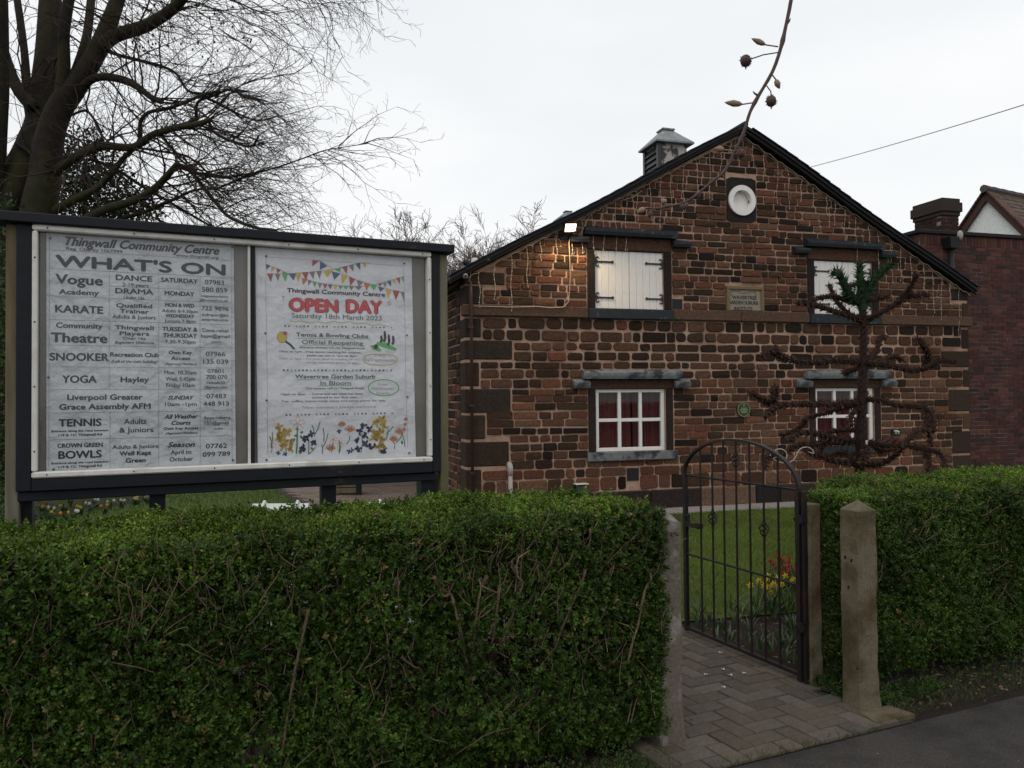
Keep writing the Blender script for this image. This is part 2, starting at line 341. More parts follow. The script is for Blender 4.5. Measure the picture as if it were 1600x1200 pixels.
# rear forecourt paved in blocks, seen under the notice board
fc = sheet('forecourt', [(-1.0,8.0),(2.2,9.6),(3,30),(-5.2,30),(-4.35,14.6),(-3.4,12.6),(-2.75,11.6),(-1.6,9.8)], -.006, 'sand')
bl = MB()
for i in range(-26, 22):
    for j in range(0, 60):
        x0 = i*.21+(.105 if j % 2 else 0); y0 = 10.2+j*.108
        # keep to the right of the lawn edge
        edge = np.interp(y0, [9.8,11.6,12.6,14.6,22], [-1.6,-2.75,-3.4,-4.35,-4.8])
        if x0 < edge+.05 or x0 > (y0-10)*-.25+1.6: continue
        g = rnd.uniform(.8,1.2); bl.box(x0+.004, x0+.206, y0+.004, y0+.104, -.005, .006, (.20*g,.145*g,.12*g))
obj('paving_blocks', bl, 'paver', fc, kind='stuff')

# herringbone path in the hedge frame, t across (2.10..3.30), n along (2.8..7)
T0, T1, N0, N1 = 2.20, 3.31, 2.8, 7.2
path = sheet('garden_path', [(T0-.25,N0),(3.42,N0),(3.36,3.2),(T1,3.3),(T1,N1),(T0-.1,N1)], 0.0, 'sand', SFm)
blk = []
BL, BW = .205, .1025
a45 = rad(45); cnt = 0
def paver_tint():
    g = rnd.uniform(.75,1.2); q = rnd.random(); return (.088*g,(.070 if q<.6 else .074)*g,(.054 if q<.6 else .060)*g)
cells = {}
for a in range(-60, 90):
    for b_ in range(-60, 90):
        k = (a-b_) % 4
        if k == 0: cells[(a,b_)] = (a, b_, 2, 1)      # horizontal block covers (a,b),(a+1,b)
        elif k == 3: cells[(a,b_)] = (a, b_, 1, 2)    # vertical block covers (a,b),(a,b+1)
g0 = .006
th = rad(1.5)
for (a, b_), (A_, B_, wx, wy) in cells.items():
    if wx == 1: B_ = b_-0
    x0, x1 = A_*BW+g0/2, (A_+wx)*BW-g0/2; y0, y1 = B_*BW+g0/2, (B_+wy)*BW-g0/2
    cxy = [(x*cos(th)-y*sin(th)+2.6, x*sin(th)+y*cos(th)+3.0) for x, y in ((x0,y0),(x1,y0),(x1,y1),(x0,y1))]
    cx = sum(p[0] for p in cxy)/4; cy = sum(p[1] for p in cxy)/4
    if not (T0-.3 < cx < T1+.14 and N0-.12 < cy < N1): continue
    # clip to the path outline
    def clip(P, nx, ny, d):
        o = []
        for q in range(len(P)):
            p, r_ = P[q], P[(q+1) % len(P)]; dp = p[0]*nx+p[1]*ny-d; dr = r_[0]*nx+r_[1]*ny-d
            if dp <= 0: o.append(p)
            if (dp < 0 < dr) or (dr < 0 < dp): f_ = dp/(dp-dr); o.append((p[0]+(r_[0]-p[0])*f_, p[1]+(r_[1]-p[1])*f_))
        return o
    for c_ in ((1,0,T1-.07 if cy > 3.2 else 3.33), (-1,0,-(T0-.2)), (0,-1,-(N0+.004)), (0,1,N1)):
        cxy = clip(cxy, *c_)
        if len(cxy) < 3: break
    if len(cxy) < 3: continue
    area = abs(sum(cxy[q][0]*cxy[(q+1) % len(cxy)][1]-cxy[(q+1) % len(cxy)][0]*cxy[q][1] for q in range(len(cxy))))/2
    if area < .0006: continue
    blk.append((cy, cxy))
blk.sort(key=lambda q: q[0])
rest = MB()
def paver_mesh(mb, P, zt, tint):
    n = len(P); c = (sum(p[0] for p in P)/n, sum(p[1] for p in P)/n); s_ = .94
    Q = [(c[0]+(p[0]-c[0])*s_, c[1]+(p[1]-c[1])*s_) for p in P]; tl = [rnd.uniform(-.001,.001) for _ in P]
    mb.add([(*p,-.003) for p in P]+[(*p,zt-.005) for p in P]+[(*p,zt+tl[i]) for i,p in enumerate(Q)],
           [(i,(i+1)%n,(i+1)%n+n,i+n) for i in range(n)]+[(i+n,(i+1)%n+n,(i+1)%n+2*n,i+2*n) for i in range(n)]+[tuple(range(2*n,3*n))], tint)
for i, (cy, P) in enumerate(blk):
    zt = .014+rnd.uniform(-.002,.003); tt = paver_tint()
    if i < 290:
        b = MB(); paver_mesh(b, P, zt, tt); obj('paving_block', b, 'paver', path, SFm)
    else: paver_mesh(rest, P, zt, tt)
if rest.v: obj('paving_blocks', rest, 'paver', path, SFm, kind='stuff')
for n0 in np.arange(3.3, 7.0, .206):           # edging course under the gate
    b = MB(); b.box(T1-.066, T1+.03, n0+.003, n0+.203, -.003, .018+rnd.uniform(0,.003), bev=.005, tint=paver_tint()); obj('edging_block', b, 'paver', path, SFm)
b = MB(); b.prism_z([(3.2,2.84),(3.46,2.83),(3.44,2.965),(3.24,2.99)], -.003, .019); obj('edging_stone', b, 'concrete', path, SFm)

# ================================================================== THE STONE HALL
WH = 8.46; APX, APZ, EVZ = 4.235, 5.55, 3.26
SL = (APZ-EVZ)/APX
hall = thing('stone_hall', 'old two storey sandstone hall with front gable, white shutters and louvred roof vents', 'building', (0,0,0), frame=HFm)
def top(x): return APZ-abs(x-APX)*SL
C1, C2 = 2.42, 6.05
openings = []
for c in (C1, C2): openings += [(c-.545, c+.545, .84, 1.73), (c-.535, c+.535, 2.868, 3.71)]
rw = hp(1157.5, 314); RWX, RWZ = rw
openings.append((RWX-.15, RWX+.15, RWZ-.15, RWZ+.15))
# backing wall of mortar, real depth, with the openings left out
wl = MB(); zb = sorted({0.0, EVZ, APZ}|{o[2] for o in openings}|{o[3] for o in openings})
def xl(z): return 0 if z <= EVZ else APX-(APZ-z)/SL
for z0, z1 in zip(zb, zb[1:]):
    zm = (z0+z1)/2; cuts = sorted([(o[0],o[1]) for o in openings if o[2] < zm < o[3]])
    a0, a1 = xl(z0), xl(z1); ends = [(a0,a1)]
    for c0, c1 in cuts: ends += [(c0,c0),(c1,c1)]
    ends.append((WH-a0, WH-a1))
    for q in range(0, len(ends), 2):
        (p0,p1),(r0,r1) = ends[q], ends[q+1]
        wl.quad((p0,0,z0),(r0,0,z0),(r1,0,z1),(p1,0,z1))
for x0,x1,z0,z1 in openings:
    d = .3
    wl.quad((x0,0,z0),(x0,d,z0),(x1,d,z0),(x1,0,z0)); wl.quad((x0,0,z1),(x1,0,z1),(x1,d,z1),(x0,d,z1))
    wl.quad((x0,0,z0),(x0,0,z1),(x0,d,z1),(x0,d,z0)); wl.quad((x1,0,z0),(x1,d,z0),(x1,d,z1),(x1,0,z1))
SD = 3.7
wl.quad((0,SD,0),(0,0,0),(0,0,EVZ),(0,SD,EVZ)); wl.quad((WH,0,0),(WH,SD,0),(WH,SD,EVZ),(WH,0,EVZ))
wl.quad((0,SD,0),(0,SD,EVZ),(2.2,SD,EVZ),(2.2,SD,0)); wl.quad((2.2,SD,0),(2.2,SD,EVZ+.6),(2.2,11,EVZ+.6),(2.2,11,0)); wl.quad((WH,SD,0),(WH,11,0),(WH,11,EVZ),(WH,SD,EVZ))
wl.quad((2.2,11,0),(WH,11,0),(WH,11,EVZ),(2.2,11,EVZ)); wl.add([(0,11,EVZ),(APX,11,APZ),(WH,11,EVZ)], [(0,1,2)])
obj('wall', wl, 'mortar', hall, HFm)

stones = []        # (score, MB)
def pick(z, dark=.5):
    q = rnd.random(); g = rnd.uniform(.72,1.3)
    if q < dark: c = rnd.choice([(.036,.025,.018),(.046,.031,.021),(.056,.037,.024),(.026,.019,.016)])
    elif q < dark+.36: c = rnd.choice([(.085,.050,.034),(.092,.050,.034),(.10,.062,.042),(.075,.046,.033)])
    else: c = rnd.choice([(.125,.058,.038),(.11,.054,.035),(.135,.066,.042),(.115,.070,.045)])
    return (c[0]*g*.93, c[1]*g*.83, c[2]*g*.80)
def stone(poly, y=0, tint=(1,1,1), fn=None, proud=.02, rnd_=.32, jit=.006):
    # poly: convex outline in (x,z); rounded into ten points, pillowed
    xs = [p[0] for p in poly]; zs = [p[1] for p in poly]; cx, cz = sum(xs)/len(xs), sum(zs)/len(zs)
    hx, hz = (max(xs)-min(xs))/2, (max(zs)-min(zs))/2; h = min(hx,hz)
    r = h*rnd_*rnd.uniform(.6,1.5); pts = []
    n = len(poly)
    for i in range(n):
        p = Vector(poly[i]); a = Vector(poly[i-1]); b_ = Vector(poly[(i+1) % n])
        da, db = (a-p), (b_-p)
        ra = min(r*rnd.uniform(.6,1.5), da.length*.42); rb = min(r*rnd.uniform(.6,1.5), db.length*.42)
        j = lambda: Vector((rnd.uniform(-jit,jit), rnd.uniform(-jit,jit)))
        pts += [p+da.normalized()*ra+j()*.5, p+(da.normalized()*ra+db.normalized()*rb)*.28+j()*.3, p+db.normalized()*rb+j()*.5] if n <= 4 else [p+da.normalized()*ra+j()*.5, p+db.normalized()*rb+j()*.5]
    pr = proud*rnd.uniform(.6,1.35); b = MB(); m_ = len(pts)
    def ring(s_in, yy): 
        o = []
        for q in pts:
            d = Vector((cx,cz))-q; L_ = d.length; f_ = min(s_in/max(L_,1e-4), .5); q2 = q+d*f_; o.append((q2.x, yy+rnd.uniform(-.0015,.0015)*(s_in>0), q2.y))
        return o
    V = ring(0, .004)+ring(.004,-pr*.72)+ring(.014,-pr)
    V.append((cx+rnd.uniform(-.2,.2)*hx, -pr*rnd.uniform(.85,1.25), cz+rnd.uniform(-.2,.2)*hz))
    F = [(i,(i+1)%m_,(i+1)%m_+m_,i+m_) for i in range(m_)]+[(i+m_,(i+1)%m_+m_,(i+1)%m_+2*m_,i+2*m_) for i in range(m_)]+[(i+2*m_,(i+1)%m_+2*m_,3*m_) for i in range(m_)]
    if fn: V = [fn(*v) for v in V]
    else: V = [(v[0], v[1]+y, v[2]) for v in V]
    b.add(V, F, tint); return b, hx*hz*4
def clip2(P, nx, nz, d):
    o = []
    for q in range(len(P)):
        p, r_ = P[q], P[(q+1) % len(P)]; dp = p[0]*nx+p[1]*nz-d; dr = r_[0]*nx+r_[1]*nz-d
        if dp <= 0: o.append(p)
        if (dp < 0 < dr) or (dr < 0 < dp): f_ = dp/(dp-dr); o.append((p[0]+(r_[0]-p[0])*f_, p[1]+(r_[1]-p[1])*f_))
    return o

# quoins: (pixel top, pixel bottom, width on front)
quoL = [(424,445,.56),(446,476,.24),(497,528,.22),(531,562.5,.66),(565.5,604,.19),(607,646,.63),(648,687,.27),(690,730,.60),(733,770,.21),(772,783,.55)]
quoR = [(451,470,.34),(473,497,.12),(514,545,.14),(548,574,.55),(577,605,.12),(608,643,.42),(645,671,.14),(673,709,.36),(711,732,.35),(734,752,.14)]
excl = [(c-.66, c+.66, .72, 1.87) for c in (C1,C2)]+[(c-.66,c+.66,2.7,3.9) for c in (C1,C2)]
excl += [(c-.72,c+.72,1.86,1.99) for c in (C1,C2)]+[(c-.72,c+.72,3.88,4.02) for c in (C1,C2)]
a_ = hp(1134,276); b__ = hp(1181,349); rwr = (a_[0], b__[0], b__[1], a_[1]); excl.append(rwr)
a_ = hp(1133,447); b__ = hp(1191.5,492); plr = (a_[0], b__[0], b__[1], a_[1]); excl.append((plr[0],plr[1],2.87,plr[3]))
for px_, py_, w_, h_ in ((988.5,741,.19,.19),(1058,477,.17,.19)):
    q = hp(px_,py_); excl.append((q[0]-w_/2,q[0]+w_/2,q[1]-h_/2,q[1]+h_/2))
quoins = []
for (t_, b2, wd) in quoL:
    z1 = hp(745,t_)[1]; z0 = hp(745,b2)[1]; quoins.append((0, wd, z0, z1, .3 if wd > .4 else .55)); excl.append((0-.1, wd, z0-.01, z1+.01))
for (t_, b2, wd) in quoR:
    z1 = hp(1495,t_)[1]; z0 = hp(1495,b2)[1]; quoins.append((WH-wd, WH, z0, z1, 0)); excl.append((WH-wd, WH+.1, z0-.01, z1+.01))
def courses(z0, z1, hs):
    z = z0; o = []
    while z < z1-.03:
        h = rnd.choice(hs)*rnd.uniform(.93,1.07)
        if z+h > z1-.06: h = z1-z
        o.append((z, z+h)); z += h
    return o
J = .022
py_rows = [495.5,512.5,531.5,546.5,562.5,575.5,591,606,616.5,629,641.5,655,667.5,679.5,692,705,719,734,750]
zr_ = [2.722]+[hp(773,q)[1]-.012 for q in py_rows[1:]]
zr_ = [q for q in zr_ if q > .36]+[.285]
rows = [(b_, a_) for a_, b_ in zip(zr_, zr_[1:])]+courses(2.885, 5.6, [.100,.108,.096,.115])
for z0, z1 in rows:
    zm = (z0+z1)/2; x = max(0, xl(zm))+.01; xe = WH-max(0, xl(zm))-.01
    cuts = sorted((e[0], e[1]) for e in excl if min(e[3],z1)-max(e[2],z0) > .35*(z1-z0)); segs = []; cur = x
    for c0, c1 in cuts:
        if c0 > cur+.02: segs.append((cur, c0))
        cur = max(cur, c1)
    if cur < xe: segs.append((cur, xe))
    for s0, s1 in segs:
        if s0 > .02: s0 += .01
        xx = s0
        wav = rnd.uniform(0,6)
        while xx < s1-.03:
            L_ = rnd.choice([.14,.18,.20,.23,.25,.27,.31,.36])*rnd.uniform(.9,1.1)*(1.08 if z0 < 2.7 else .96)
            if s1-(xx+L_) < .09: L_ = s1-xx
            y_ = .006*sin(xx*2+wav)
            jj = J*.5*rnd.uniform(.7,1.25)*(1.25 if 1.8 < z0 < 2.57 else .85)
            P = [(xx+jj, z0+jj+y_+rnd.uniform(-.004,.004)), (xx+L_-jj, z0+jj+y_+rnd.uniform(-.004,.004)), (xx+L_-jj, z1-jj+y_+rnd.uniform(-.005,.005)), (xx+jj, z1-jj+y_+rnd.uniform(-.005,.005))]
            P = clip2(P, -SL/1.13, 1/1.13, (APZ-APX*SL)/1.13-.03) if zm > 3.0 else P
            if len(P) > 2 and zm > 3.0: P = clip2(P, SL/1.13, 1/1.13, (APZ+APX*SL)/1.13-.03)
            if len(P) > 2 and (max(p[0] for p in P)-min(p[0] for p in P)) > .035 and (max(p[1] for p in P)-min(p[1] for p in P)) > .03:
                dk = .20 if z0 < .75 else .36 if z0 < 1.8 else .62 if z0 < 2.57 else .10 if z0 < 2.72 else .36 if zm < 3.9 else .42
                dk += .25*noise.noise(Vector((xx*.8, z0*.9, 3.3)))
                b, ar = stone(P, 0, pick(zm, dk), rnd_=.50 if 1.8 < z0 < 2.57 else .36, jit=.0085)
                stones.append((ar/(1+(xx*.28+10.5)**2*.002)*(.4 if (zm < .8 and xx < 3.4) else 1), b))
            xx += L_
# side wall stones (left flank)
for z0, z1 in courses(.1, 3.2, [.10,.11,.12,.13]):
    yy = .3
    while yy < SD-.05:
        L_ = rnd.uniform(.16,.32); P = [(yy+.01,z0+.01),(yy+L_-.01,z0+.01),(yy+L_-.01,z1-.01),(yy+.01,z1-.01)]
        b, ar = stone(P, tint=pick(z0,.5), fn=lambda a,b_,c: (b_, a, c), rnd_=.4); b.f = [f[::-1] for f in b.f]
        stones.append((ar*.25, b)); yy += L_
stones.sort(key=lambda q: -q[0])
for sc, b in stones[:298]: obj('stone', b, 'stone', hall, HFm, smooth=False)
rest = MB()
for sc, b in stones[298:]: rest.add(b.v, b.f, b.t[0])
obj('small_stones', rest, 'stone', hall, HFm, kind='stuff')
for x0,x1,z0,z1,sd_ in quoins:
    g = rnd.uniform(.85,1.2); c = rnd.choice([(.045,.03,.022),(.065,.038,.026),(.08,.048,.03)]) if z1 < 1.6 else rnd.choice([(.032,.024,.02),(.045,.03,.022)])
    b = MB(); b.box(x0+(.008 if x0 > .1 else -.012), x1+(-.008 if x1 < 8 else .012), -.016, max(sd_,.05), z0+.008, z1-.008, tuple(v*g for v in c), bev=.012); obj('quoin', b, 'stone', hall, HFm)
# side quoins between the front ones
# plinth of big blackened blocks
x = 0.0
for i, L_ in enumerate([.9,.7,1.1,.8,.92,.42,.75,.95,.8,.6,.55]):
    L_ = min(L_, WH-x)
    if L_ < .1: break
    c = rnd.choice([(.022,.019,.019),(.03,.022,.02),(.04,.028,.022)]) if i % 3 != 1 else (.13,.08,.055)
    b = MB(); b.box(x+.008, x+L_-.008, -.045, .04, 0, .275, c, bev=.014); obj('plinth_stone', b, 'stone', hall, HFm); x += L_
# string course
for x0, x1 in ((-.05, C1-.66), (C1+.66, 4.2), (4.2, C2-.66), (C2+.66, WH+.05)):
    g = rnd.uniform(.9,1.1); b = MB(); b.box(x0+.003, x1-.003, -.065, .06, 2.725, 2.882, (.090*g,.054*g,.038*g), bev=.012); obj('string_course', b, 'stone', hall, HFm)
# windows and shutters with their surrounds
def stonebox(name, x0,x1,y0,y1,z0,z1, c=(.04,.027,.021), m_='stone', bev=.008, par=hall):
    b = MB(); b.box(x0,x1,y0,y1,z0,z1,c,bev=bev); return obj(name, b, m_, par, HFm)
def hood(c, zb_, half, h, m_, stop0, stop1, dz):
    b = MB()           # weathered hood: sloping top
    prof = [(-.004,0),(-.115,.0),(-.13,.35*h),(-.13,.62*h),(-.02,h),(-.004,h)]
    def run(x0, x1, zz, hh, sk=1):
        pr = [(y*sk, zz+q/h*hh) for y, q in prof]; n = len(pr)
        b.add([(x0,y,z) for y,z in pr]+[(x1,y,z) for y,z in pr], [tuple(range(n)), tuple(range(2*n-1,n-1,-1))]+[(i,i+n,(i+1)%n+n,(i+1)%n) for i in range(n)])
    run(c-half, c+half, zb_, h)
    obj('hood_mould', b, m_, hall, HFm)
    for s_ in (-1,1):
        b = MB(); x0, x1 = sorted((c+s_*stop0, c+s_*stop1)); run(x0, x1, zb_-dz, dz-.003, .9); obj('hood_stop', b, m_, hall, HFm)
for c in (C1, C2):
    # lower window
    for s_ in (-1,1):
        x0,x1 = sorted((c+s_*.548, c+s_*.655)); stonebox('jamb', x0,x1,-.022,.2,.845,1.728,(.03,.021,.018))
        x0,x1 = sorted((c+s_*.538, c+s_*.655)); stonebox('jamb', x0,x1,-.022,.2,2.872,3.706,(.022,.018,.017))
    stonebox('lintel', c-.66,c+.66,-.024,.2,1.731,1.868,(.06,.036,.026)); stonebox('lintel', c-.66,c+.66,-.024,.2,3.712,3.898,(.075,.040,.028))
    stonebox('sill', c-.69,c+.69,-.075,.25,.715,.838,m_='sill_grey' if c == C1 else 'sill_black'); stonebox('sill', c-.658,c+.658,-.08,.25,2.722,2.866,m_='sill_black')
    hood(c, 1.872, .76, .135, 'sill_grey', .66, .90, .13); hood(c, 3.90, .72, .13, 'sill_black', .66, .93, .115)
    win = MB(); win.box(c-.54,c+.54,.03,.09,.842,.895,bev=.004); win.box(c-.54,c+.54,.03,.09,1.68,1.727,bev=.004)
    win.box(c-.54,c-.485,.03,.09,.895,1.68,bev=.004); win.box(c+.485,c+.54,.03,.09,.895,1.68,bev=.004)
    wf = obj('window', win, 'white', hall, HFm)
    for xx in (c-.163, c+.163): b = MB(); b.box(xx-.024,xx+.024,.035,.085,.895,1.68,bev=.004); obj('mullion', b, 'white', wf, HFm)
    for i in range(3):
        xa = [c-.485,c-.139,c+.187][i]; xb = [c-.187,c+.139,c+.485][i]
        b = MB(); b.box(xa,xb,.038,.082,1.262,1.31,bev=.004); obj('glazing_bar', b, 'white', wf, HFm)
        for za, zb2 in ((.895,1.262),(1.31,1.68)):
            b = MB(); b.box(xa,xb,.058,.064,za,zb2); obj('pane', b, 'glass', wf, HFm)
    cm = MB(); n = 60
    for side in (0,1):
        xa, xb = (c-.53, c+.06) if side == 0 else (c+.1, c+.53)
        V = []; 
        for i in range(n+1):
            x_ = xa+(xb-xa)*i/n; yv = .17+.018*sin(i*.9)+.012*sin(i*.37+1)
            V += [(x_,yv,.86),(x_+.0,yv+.01,1.71)]
        cm.add(V, [(2*i,2*i+2,2*i+3,2*i+1) for i in range(n)])
    obj('curtain', cm, 'curtain', wf, HFm)
    b = MB(); b.quad((c-.6,.29,.8),(c+.6,.29,.8),(c+.6,.29,1.8),(c-.6,.29,1.8)); obj('room_shade_sheet', b, 'dark', wf, HFm)  # flat black sheet, the room's shade given as colour
    # boarded shutters
    for s_ in (-1,1):
        x0, x1 = (c-.53,c-.004) if s_ < 0 else (c+.004,c+.53)
        b = MB(); b.box(x0,x1,.035,.05,2.875,3.70); sh = obj('shutter', b, 'white_worn', hall, HFm)
        nb = 5; 
        for i in range(nb):
            xa = x0+(x1-x0)*i/nb; xb = x0+(x1-x0)*(i+1)/nb
            b = MB(); b.box(xa+.0015,xb-.0015,.012+rnd.uniform(0,.003),.034,2.878,3.698,bev=.004); obj('board', b, 'white_worn', sh, HFm)
        for zz in (3.54, 3.03):
            hx = c+s_*.53; ins = -s_; b = MB()
            b.box(min(hx, hx+ins*.26), max(hx, hx+ins*.26), .0, .010, zz-.011, zz+.011); b.disc(hx+ins*.265, zz, -.002, .022, 10)
            for up in (-1,1): b.tube([(hx+ins*.05,.004,zz), (hx+ins*.01,.002,zz+up*.03),(hx+ins*.015,.002,zz+up*.06),(hx+ins*.045,.002,zz+up*.068),(hx+ins*.055,.002,zz+up*.05)], .0095, 4)
            obj('strap_hinge', b, 'iron', sh, HFm)
# round window
b = MB(); pts = [(rwr[0]+.005,rwr[2]+.005),(rwr[1]-.005,rwr[2]+.005),(rwr[1]-.005,rwr[3]-.005),(rwr[0]+.005,rwr[3]-.005)]
n = 32; V = []; per = []
for k in range(n):
    a = 2*pi*k/n+pi/n; dx, dz = cos(a), sin(a); hw, hh = (rwr[1]-rwr[0])/2-.005, (rwr[3]-rwr[2])/2-.005
    s_ = min(hw/abs(dx), hh/abs(dz)); per.append(((rwr[0]+rwr[1])/2+dx*s_, (rwr[2]+rwr[3])/2+dz*s_))
inn = [(RWX+.2*cos(2*pi*k/n+pi/n), RWZ+.2*sin(2*pi*k/n+pi/n)) for k in range(n)]
b.add([(x,-.02,z) for x,z in per]+[(x,-.02,z) for x,z in inn]+[(x,.01,z) for x,z in per]+[(x,.12,z) for x,z in inn],
      [(k,(k+1)%n,(k+1)%n+n,k+n) for k in range(n)]+[(k+2*n,(k+1)%n+2*n,(k+1)%n,k) for k in range(n)]+[(k+n,(k+1)%n+n,(k+1)%n+3*n,k+3*n) for k in range(n)], (.024,.021,.02))
obj('window_surround', b, 'stone', hall, HFm)
b = MB(); b.ring(RWX,RWZ,.152,.228,-.05,.12,40); rwo = obj('round_window', b, 'white', hall, HFm)
for i in range(5):
    xa, xb = RWX-.15+.06*i+.001, RWX-.15+.06*(i+1)-.001; h = lambda x: math.sqrt(max(.0001,.151**2-(x-RWX)**2))
    h0 = max(.02,min(h(xa),h(xb))); hm = h((xa+xb)/2); P = [(xa,RWZ-h(xa)),((xa+xb)/2,RWZ-hm),(xb,RWZ-h(xb)),(xb,RWZ+h(xb)),((xa+xb)/2,RWZ+hm),(xa,RWZ+h(xa))]
    b = MB(); b.prism_y(P, .045, .07); obj('board', b, 'white', rwo, HFm)
b = MB(); b.disc(RWX,RWZ,.075,.152,24); obj('backing', b, 'white', rwo, HFm)
# air bricks
for px_, py_, w_, h_ in ((988.5,741,.18,.18),(1058,477,.155,.18)):
    q = hp(px_,py_); b = MB(); b.box(q[0]-w_/2,q[0]+w_/2,-.015,.03,q[1]-h_/2,q[1]+h_/2)
    for i in range(7):
        for j in range(7): b.box(q[0]-w_/2+.01+i*w_/7.4, q[0]-w_/2+.01+i*w_/7.4+.008, -.019, -.0145, q[1]-h_/2+.01+j*h_/7.4, q[1]-h_/2+.022+j*h_/7.4)
    obj('air_brick', b, 'blackplastic', hall, HFm)
# roof
def roofside(s_):
    b = MB(); ov = .24 if s_ < 0 else .05; yf, yb = -.17, 11.1
    def P(d, up, y):      # d horizontal distance from ridge
        x = APX+s_*d; z = APZ+.05-d*SL+up+(.018*sin(d*2.1)); return (x,y,z)
    n = 12; ds = [i*(APX+ov)/n for i in range(n+1)]; V = []
    for d in ds: V += [P(d,0,yf),P(d,.042,yf),P(d,.042,yb),P(d,0,yb)]
    F = []
    for i in range(n):
        a = i*4
        for k in range(4): F.append((a+k, a+(k+1)%4, a+4+(k+1)%4, a+4+k))
    F += [(0,1,2,3),(n*4+3,n*4+2,n*4+1,n*4)]
    b.add(V, F if s_ > 0 else [f[::-1] for f in F]); obj('roof_slope', b, 'slate', hall, HFm)
    b = MB(); V = []
    for d in ds: V += [P(d,-.05,yf+.03),P(d,-.002,yf+.03),P(d,-.002,yf+.065),P(d,-.05,yf+.065)]
    b.add(V, F); obj('bargeboard', b, 'verge', hall, HFm)
    # slate edges showing on the verge, a stepped top edge
    for i in range(22):
        d = .12+i*(APX+ov-.15)/22; L_ = (APX+ov)/22*1.08; p = P(d,.09,yf-.03)
        b = MB(); x0,z0 = APX+s_*d, APZ+.05-d*SL+.018*sin(d*2.1)+.044; x1, z1 = x0+s_*L_, z0-L_*SL-.004
        tt = .016
        b.add([(x0,yf-.025,z0+.002),(x1,yf-.025,z1+.014),(x1,yf-.025,z1+.014+tt),(x0,yf-.025,z0+.002+tt),(x0,yf+.4,z0+.002),(x1,yf+.4,z1+.014),(x1,yf+.4,z1+.014+tt),(x0,yf+.4,z0+.002+tt)],
              [(0,1,2,3),(7,6,5,4),(0,4,5,1),(1,5,6,2),(2,6,7,3),(3,7,4,0)]); obj('verge_slate', b, 'slate', hall, HFm)
roofside(-1); roofside(1)
b = MB(); b.tube([(APX,-.18,APZ+.09),(APX,11,APZ+.09)], .05, 8); obj('ridge_tile', b, 'slate', hall, HFm)
# louvred roof vents on the ridge
def vent(yc, sc, up):
    cx = APX; hw = .36*sc; z0 = APZ-.25; z1 = APZ+up; 
    b = MB(); b.box(cx-hw,cx+hw,yc-hw,yc+hw,z0,z1); v = obj('roof_vent', b, 'louvre_white', hall, HFm)
    r = MB(); o_, i_ = hw+.10, hw*.36; zt = z1+.40*sc
    V = [(cx-o_,yc-o_,z1),(cx+o_,yc-o_,z1),(cx+o_,yc+o_,z1),(cx-o_,yc+o_,z1)]; V += [(x,y,z+.03) for x,y,z in V]
    V += [(cx-i_,yc-i_,zt),(cx+i_,yc-i_,zt),(cx+i_,yc+i_,zt),(cx-i_,yc+i_,zt)]
    r.add(V, [(3,2,1,0),(0,1,5,4),(1,2,6,5),(2,3,7,6),(3,0,4,7),(4,5,9,8),(5,6,10,9),(6,7,11,10),(7,4,8,11),(8,9,10,11)]); obj('cap_roof', r, 'lead', v, HFm)
    b = MB(); b.box(cx-i_-.03,cx+i_+.03,yc-i_-.03,yc+i_+.03,zt,zt+.05*sc,bev=.01); obj('cap_top', b, 'lead', v, HFm)
    for f_ in range(2):
        for i in range(6):
            zz = z0+.1+(z1-z0-.15)*i/6; b = MB()
            if f_ == 0: xx = cx-hw; b.add([(xx-.035,yc-hw+.05,zz),(xx-.035,yc+hw-.05,zz),(xx-.003,yc+hw-.05,zz+.08),(xx-.003,yc-hw+.05,zz+.08),(xx-.035,yc-hw+.05,zz+.01),(xx-.035,yc+hw-.05,zz+.01),(xx-.003,yc+hw-.05,zz+.09),(xx-.003,yc-hw+.05,zz+.09)],[(0,1,2,3),(7,6,5,4),(0,4,5,1),(1,5,6,2),(2,6,7,3),(3,7,4,0)])
            else: continue
            obj('louvre', b, 'iron', v, HFm)
    b = MB(); b.box(cx-hw-.004,cx-hw-.001,yc-hw+.04,yc+hw-.04,z0,z1-.03); obj('louvre_shade_plate', b, 'dark', v, HFm)  # black plate on the closed box, shade between the slats as colour
    for sy in (-1,1): b = MB(); b.box(cx-hw-.04,cx-hw+.03,yc+sy*hw-.035,yc+sy*hw+.035,z0,z1-.002); obj('corner_post', b, 'iron', v, HFm)
vent(2.35, .74, .50); vent(7.4, .5, .30)

# ------------------------------------------------------------------ fittings on the hall front
def hthing(name, label, cat, x, z, y=-.03, group=None): return thing(name, label, cat, (x,y,z), frame=HFm, group=group)
x, z = hp(891,357,-.2)
fl_ = hthing('floodlight', 'lit warm floodlight bracketed high on the stone wall left of the upper shutters', 'light', x, z)
b = MB(); b.prism_y([(x-.095,z-.058),(x+.080,z-.042),(x+.100,z+.078),(x-.080,z+.068)], -.212, -.15); obj('lamp_housing', b, 'blackplastic', fl_, HFm)
b = MB(); b.add([(x-.082,-.214,z-.046),(x+.070,-.214,z-.030),(x+.088,-.213,z+.066),(x-.070,-.213,z+.056)], [(0,1,2,3)]); obj('lens', b, 'lamp', fl_, HFm)
b = MB(); b.tube([(x-.06,-.16,z-.02),(x-.06,-.02,z-.08)], .012, 6); b.tube([(x+.06,-.16,z-.02),(x+.06,-.02,z-.08)], .012, 6); b.box(x-.08,x+.08,-.03,-.005,z-.12,z-.05); obj('bracket', b, 'iron', fl_, HFm)
ll = bpy.data.lights.new('floodlight_glow','SPOT'); lo = bpy.data.objects.new('floodlight_glow', ll); COL.objects.link(lo)
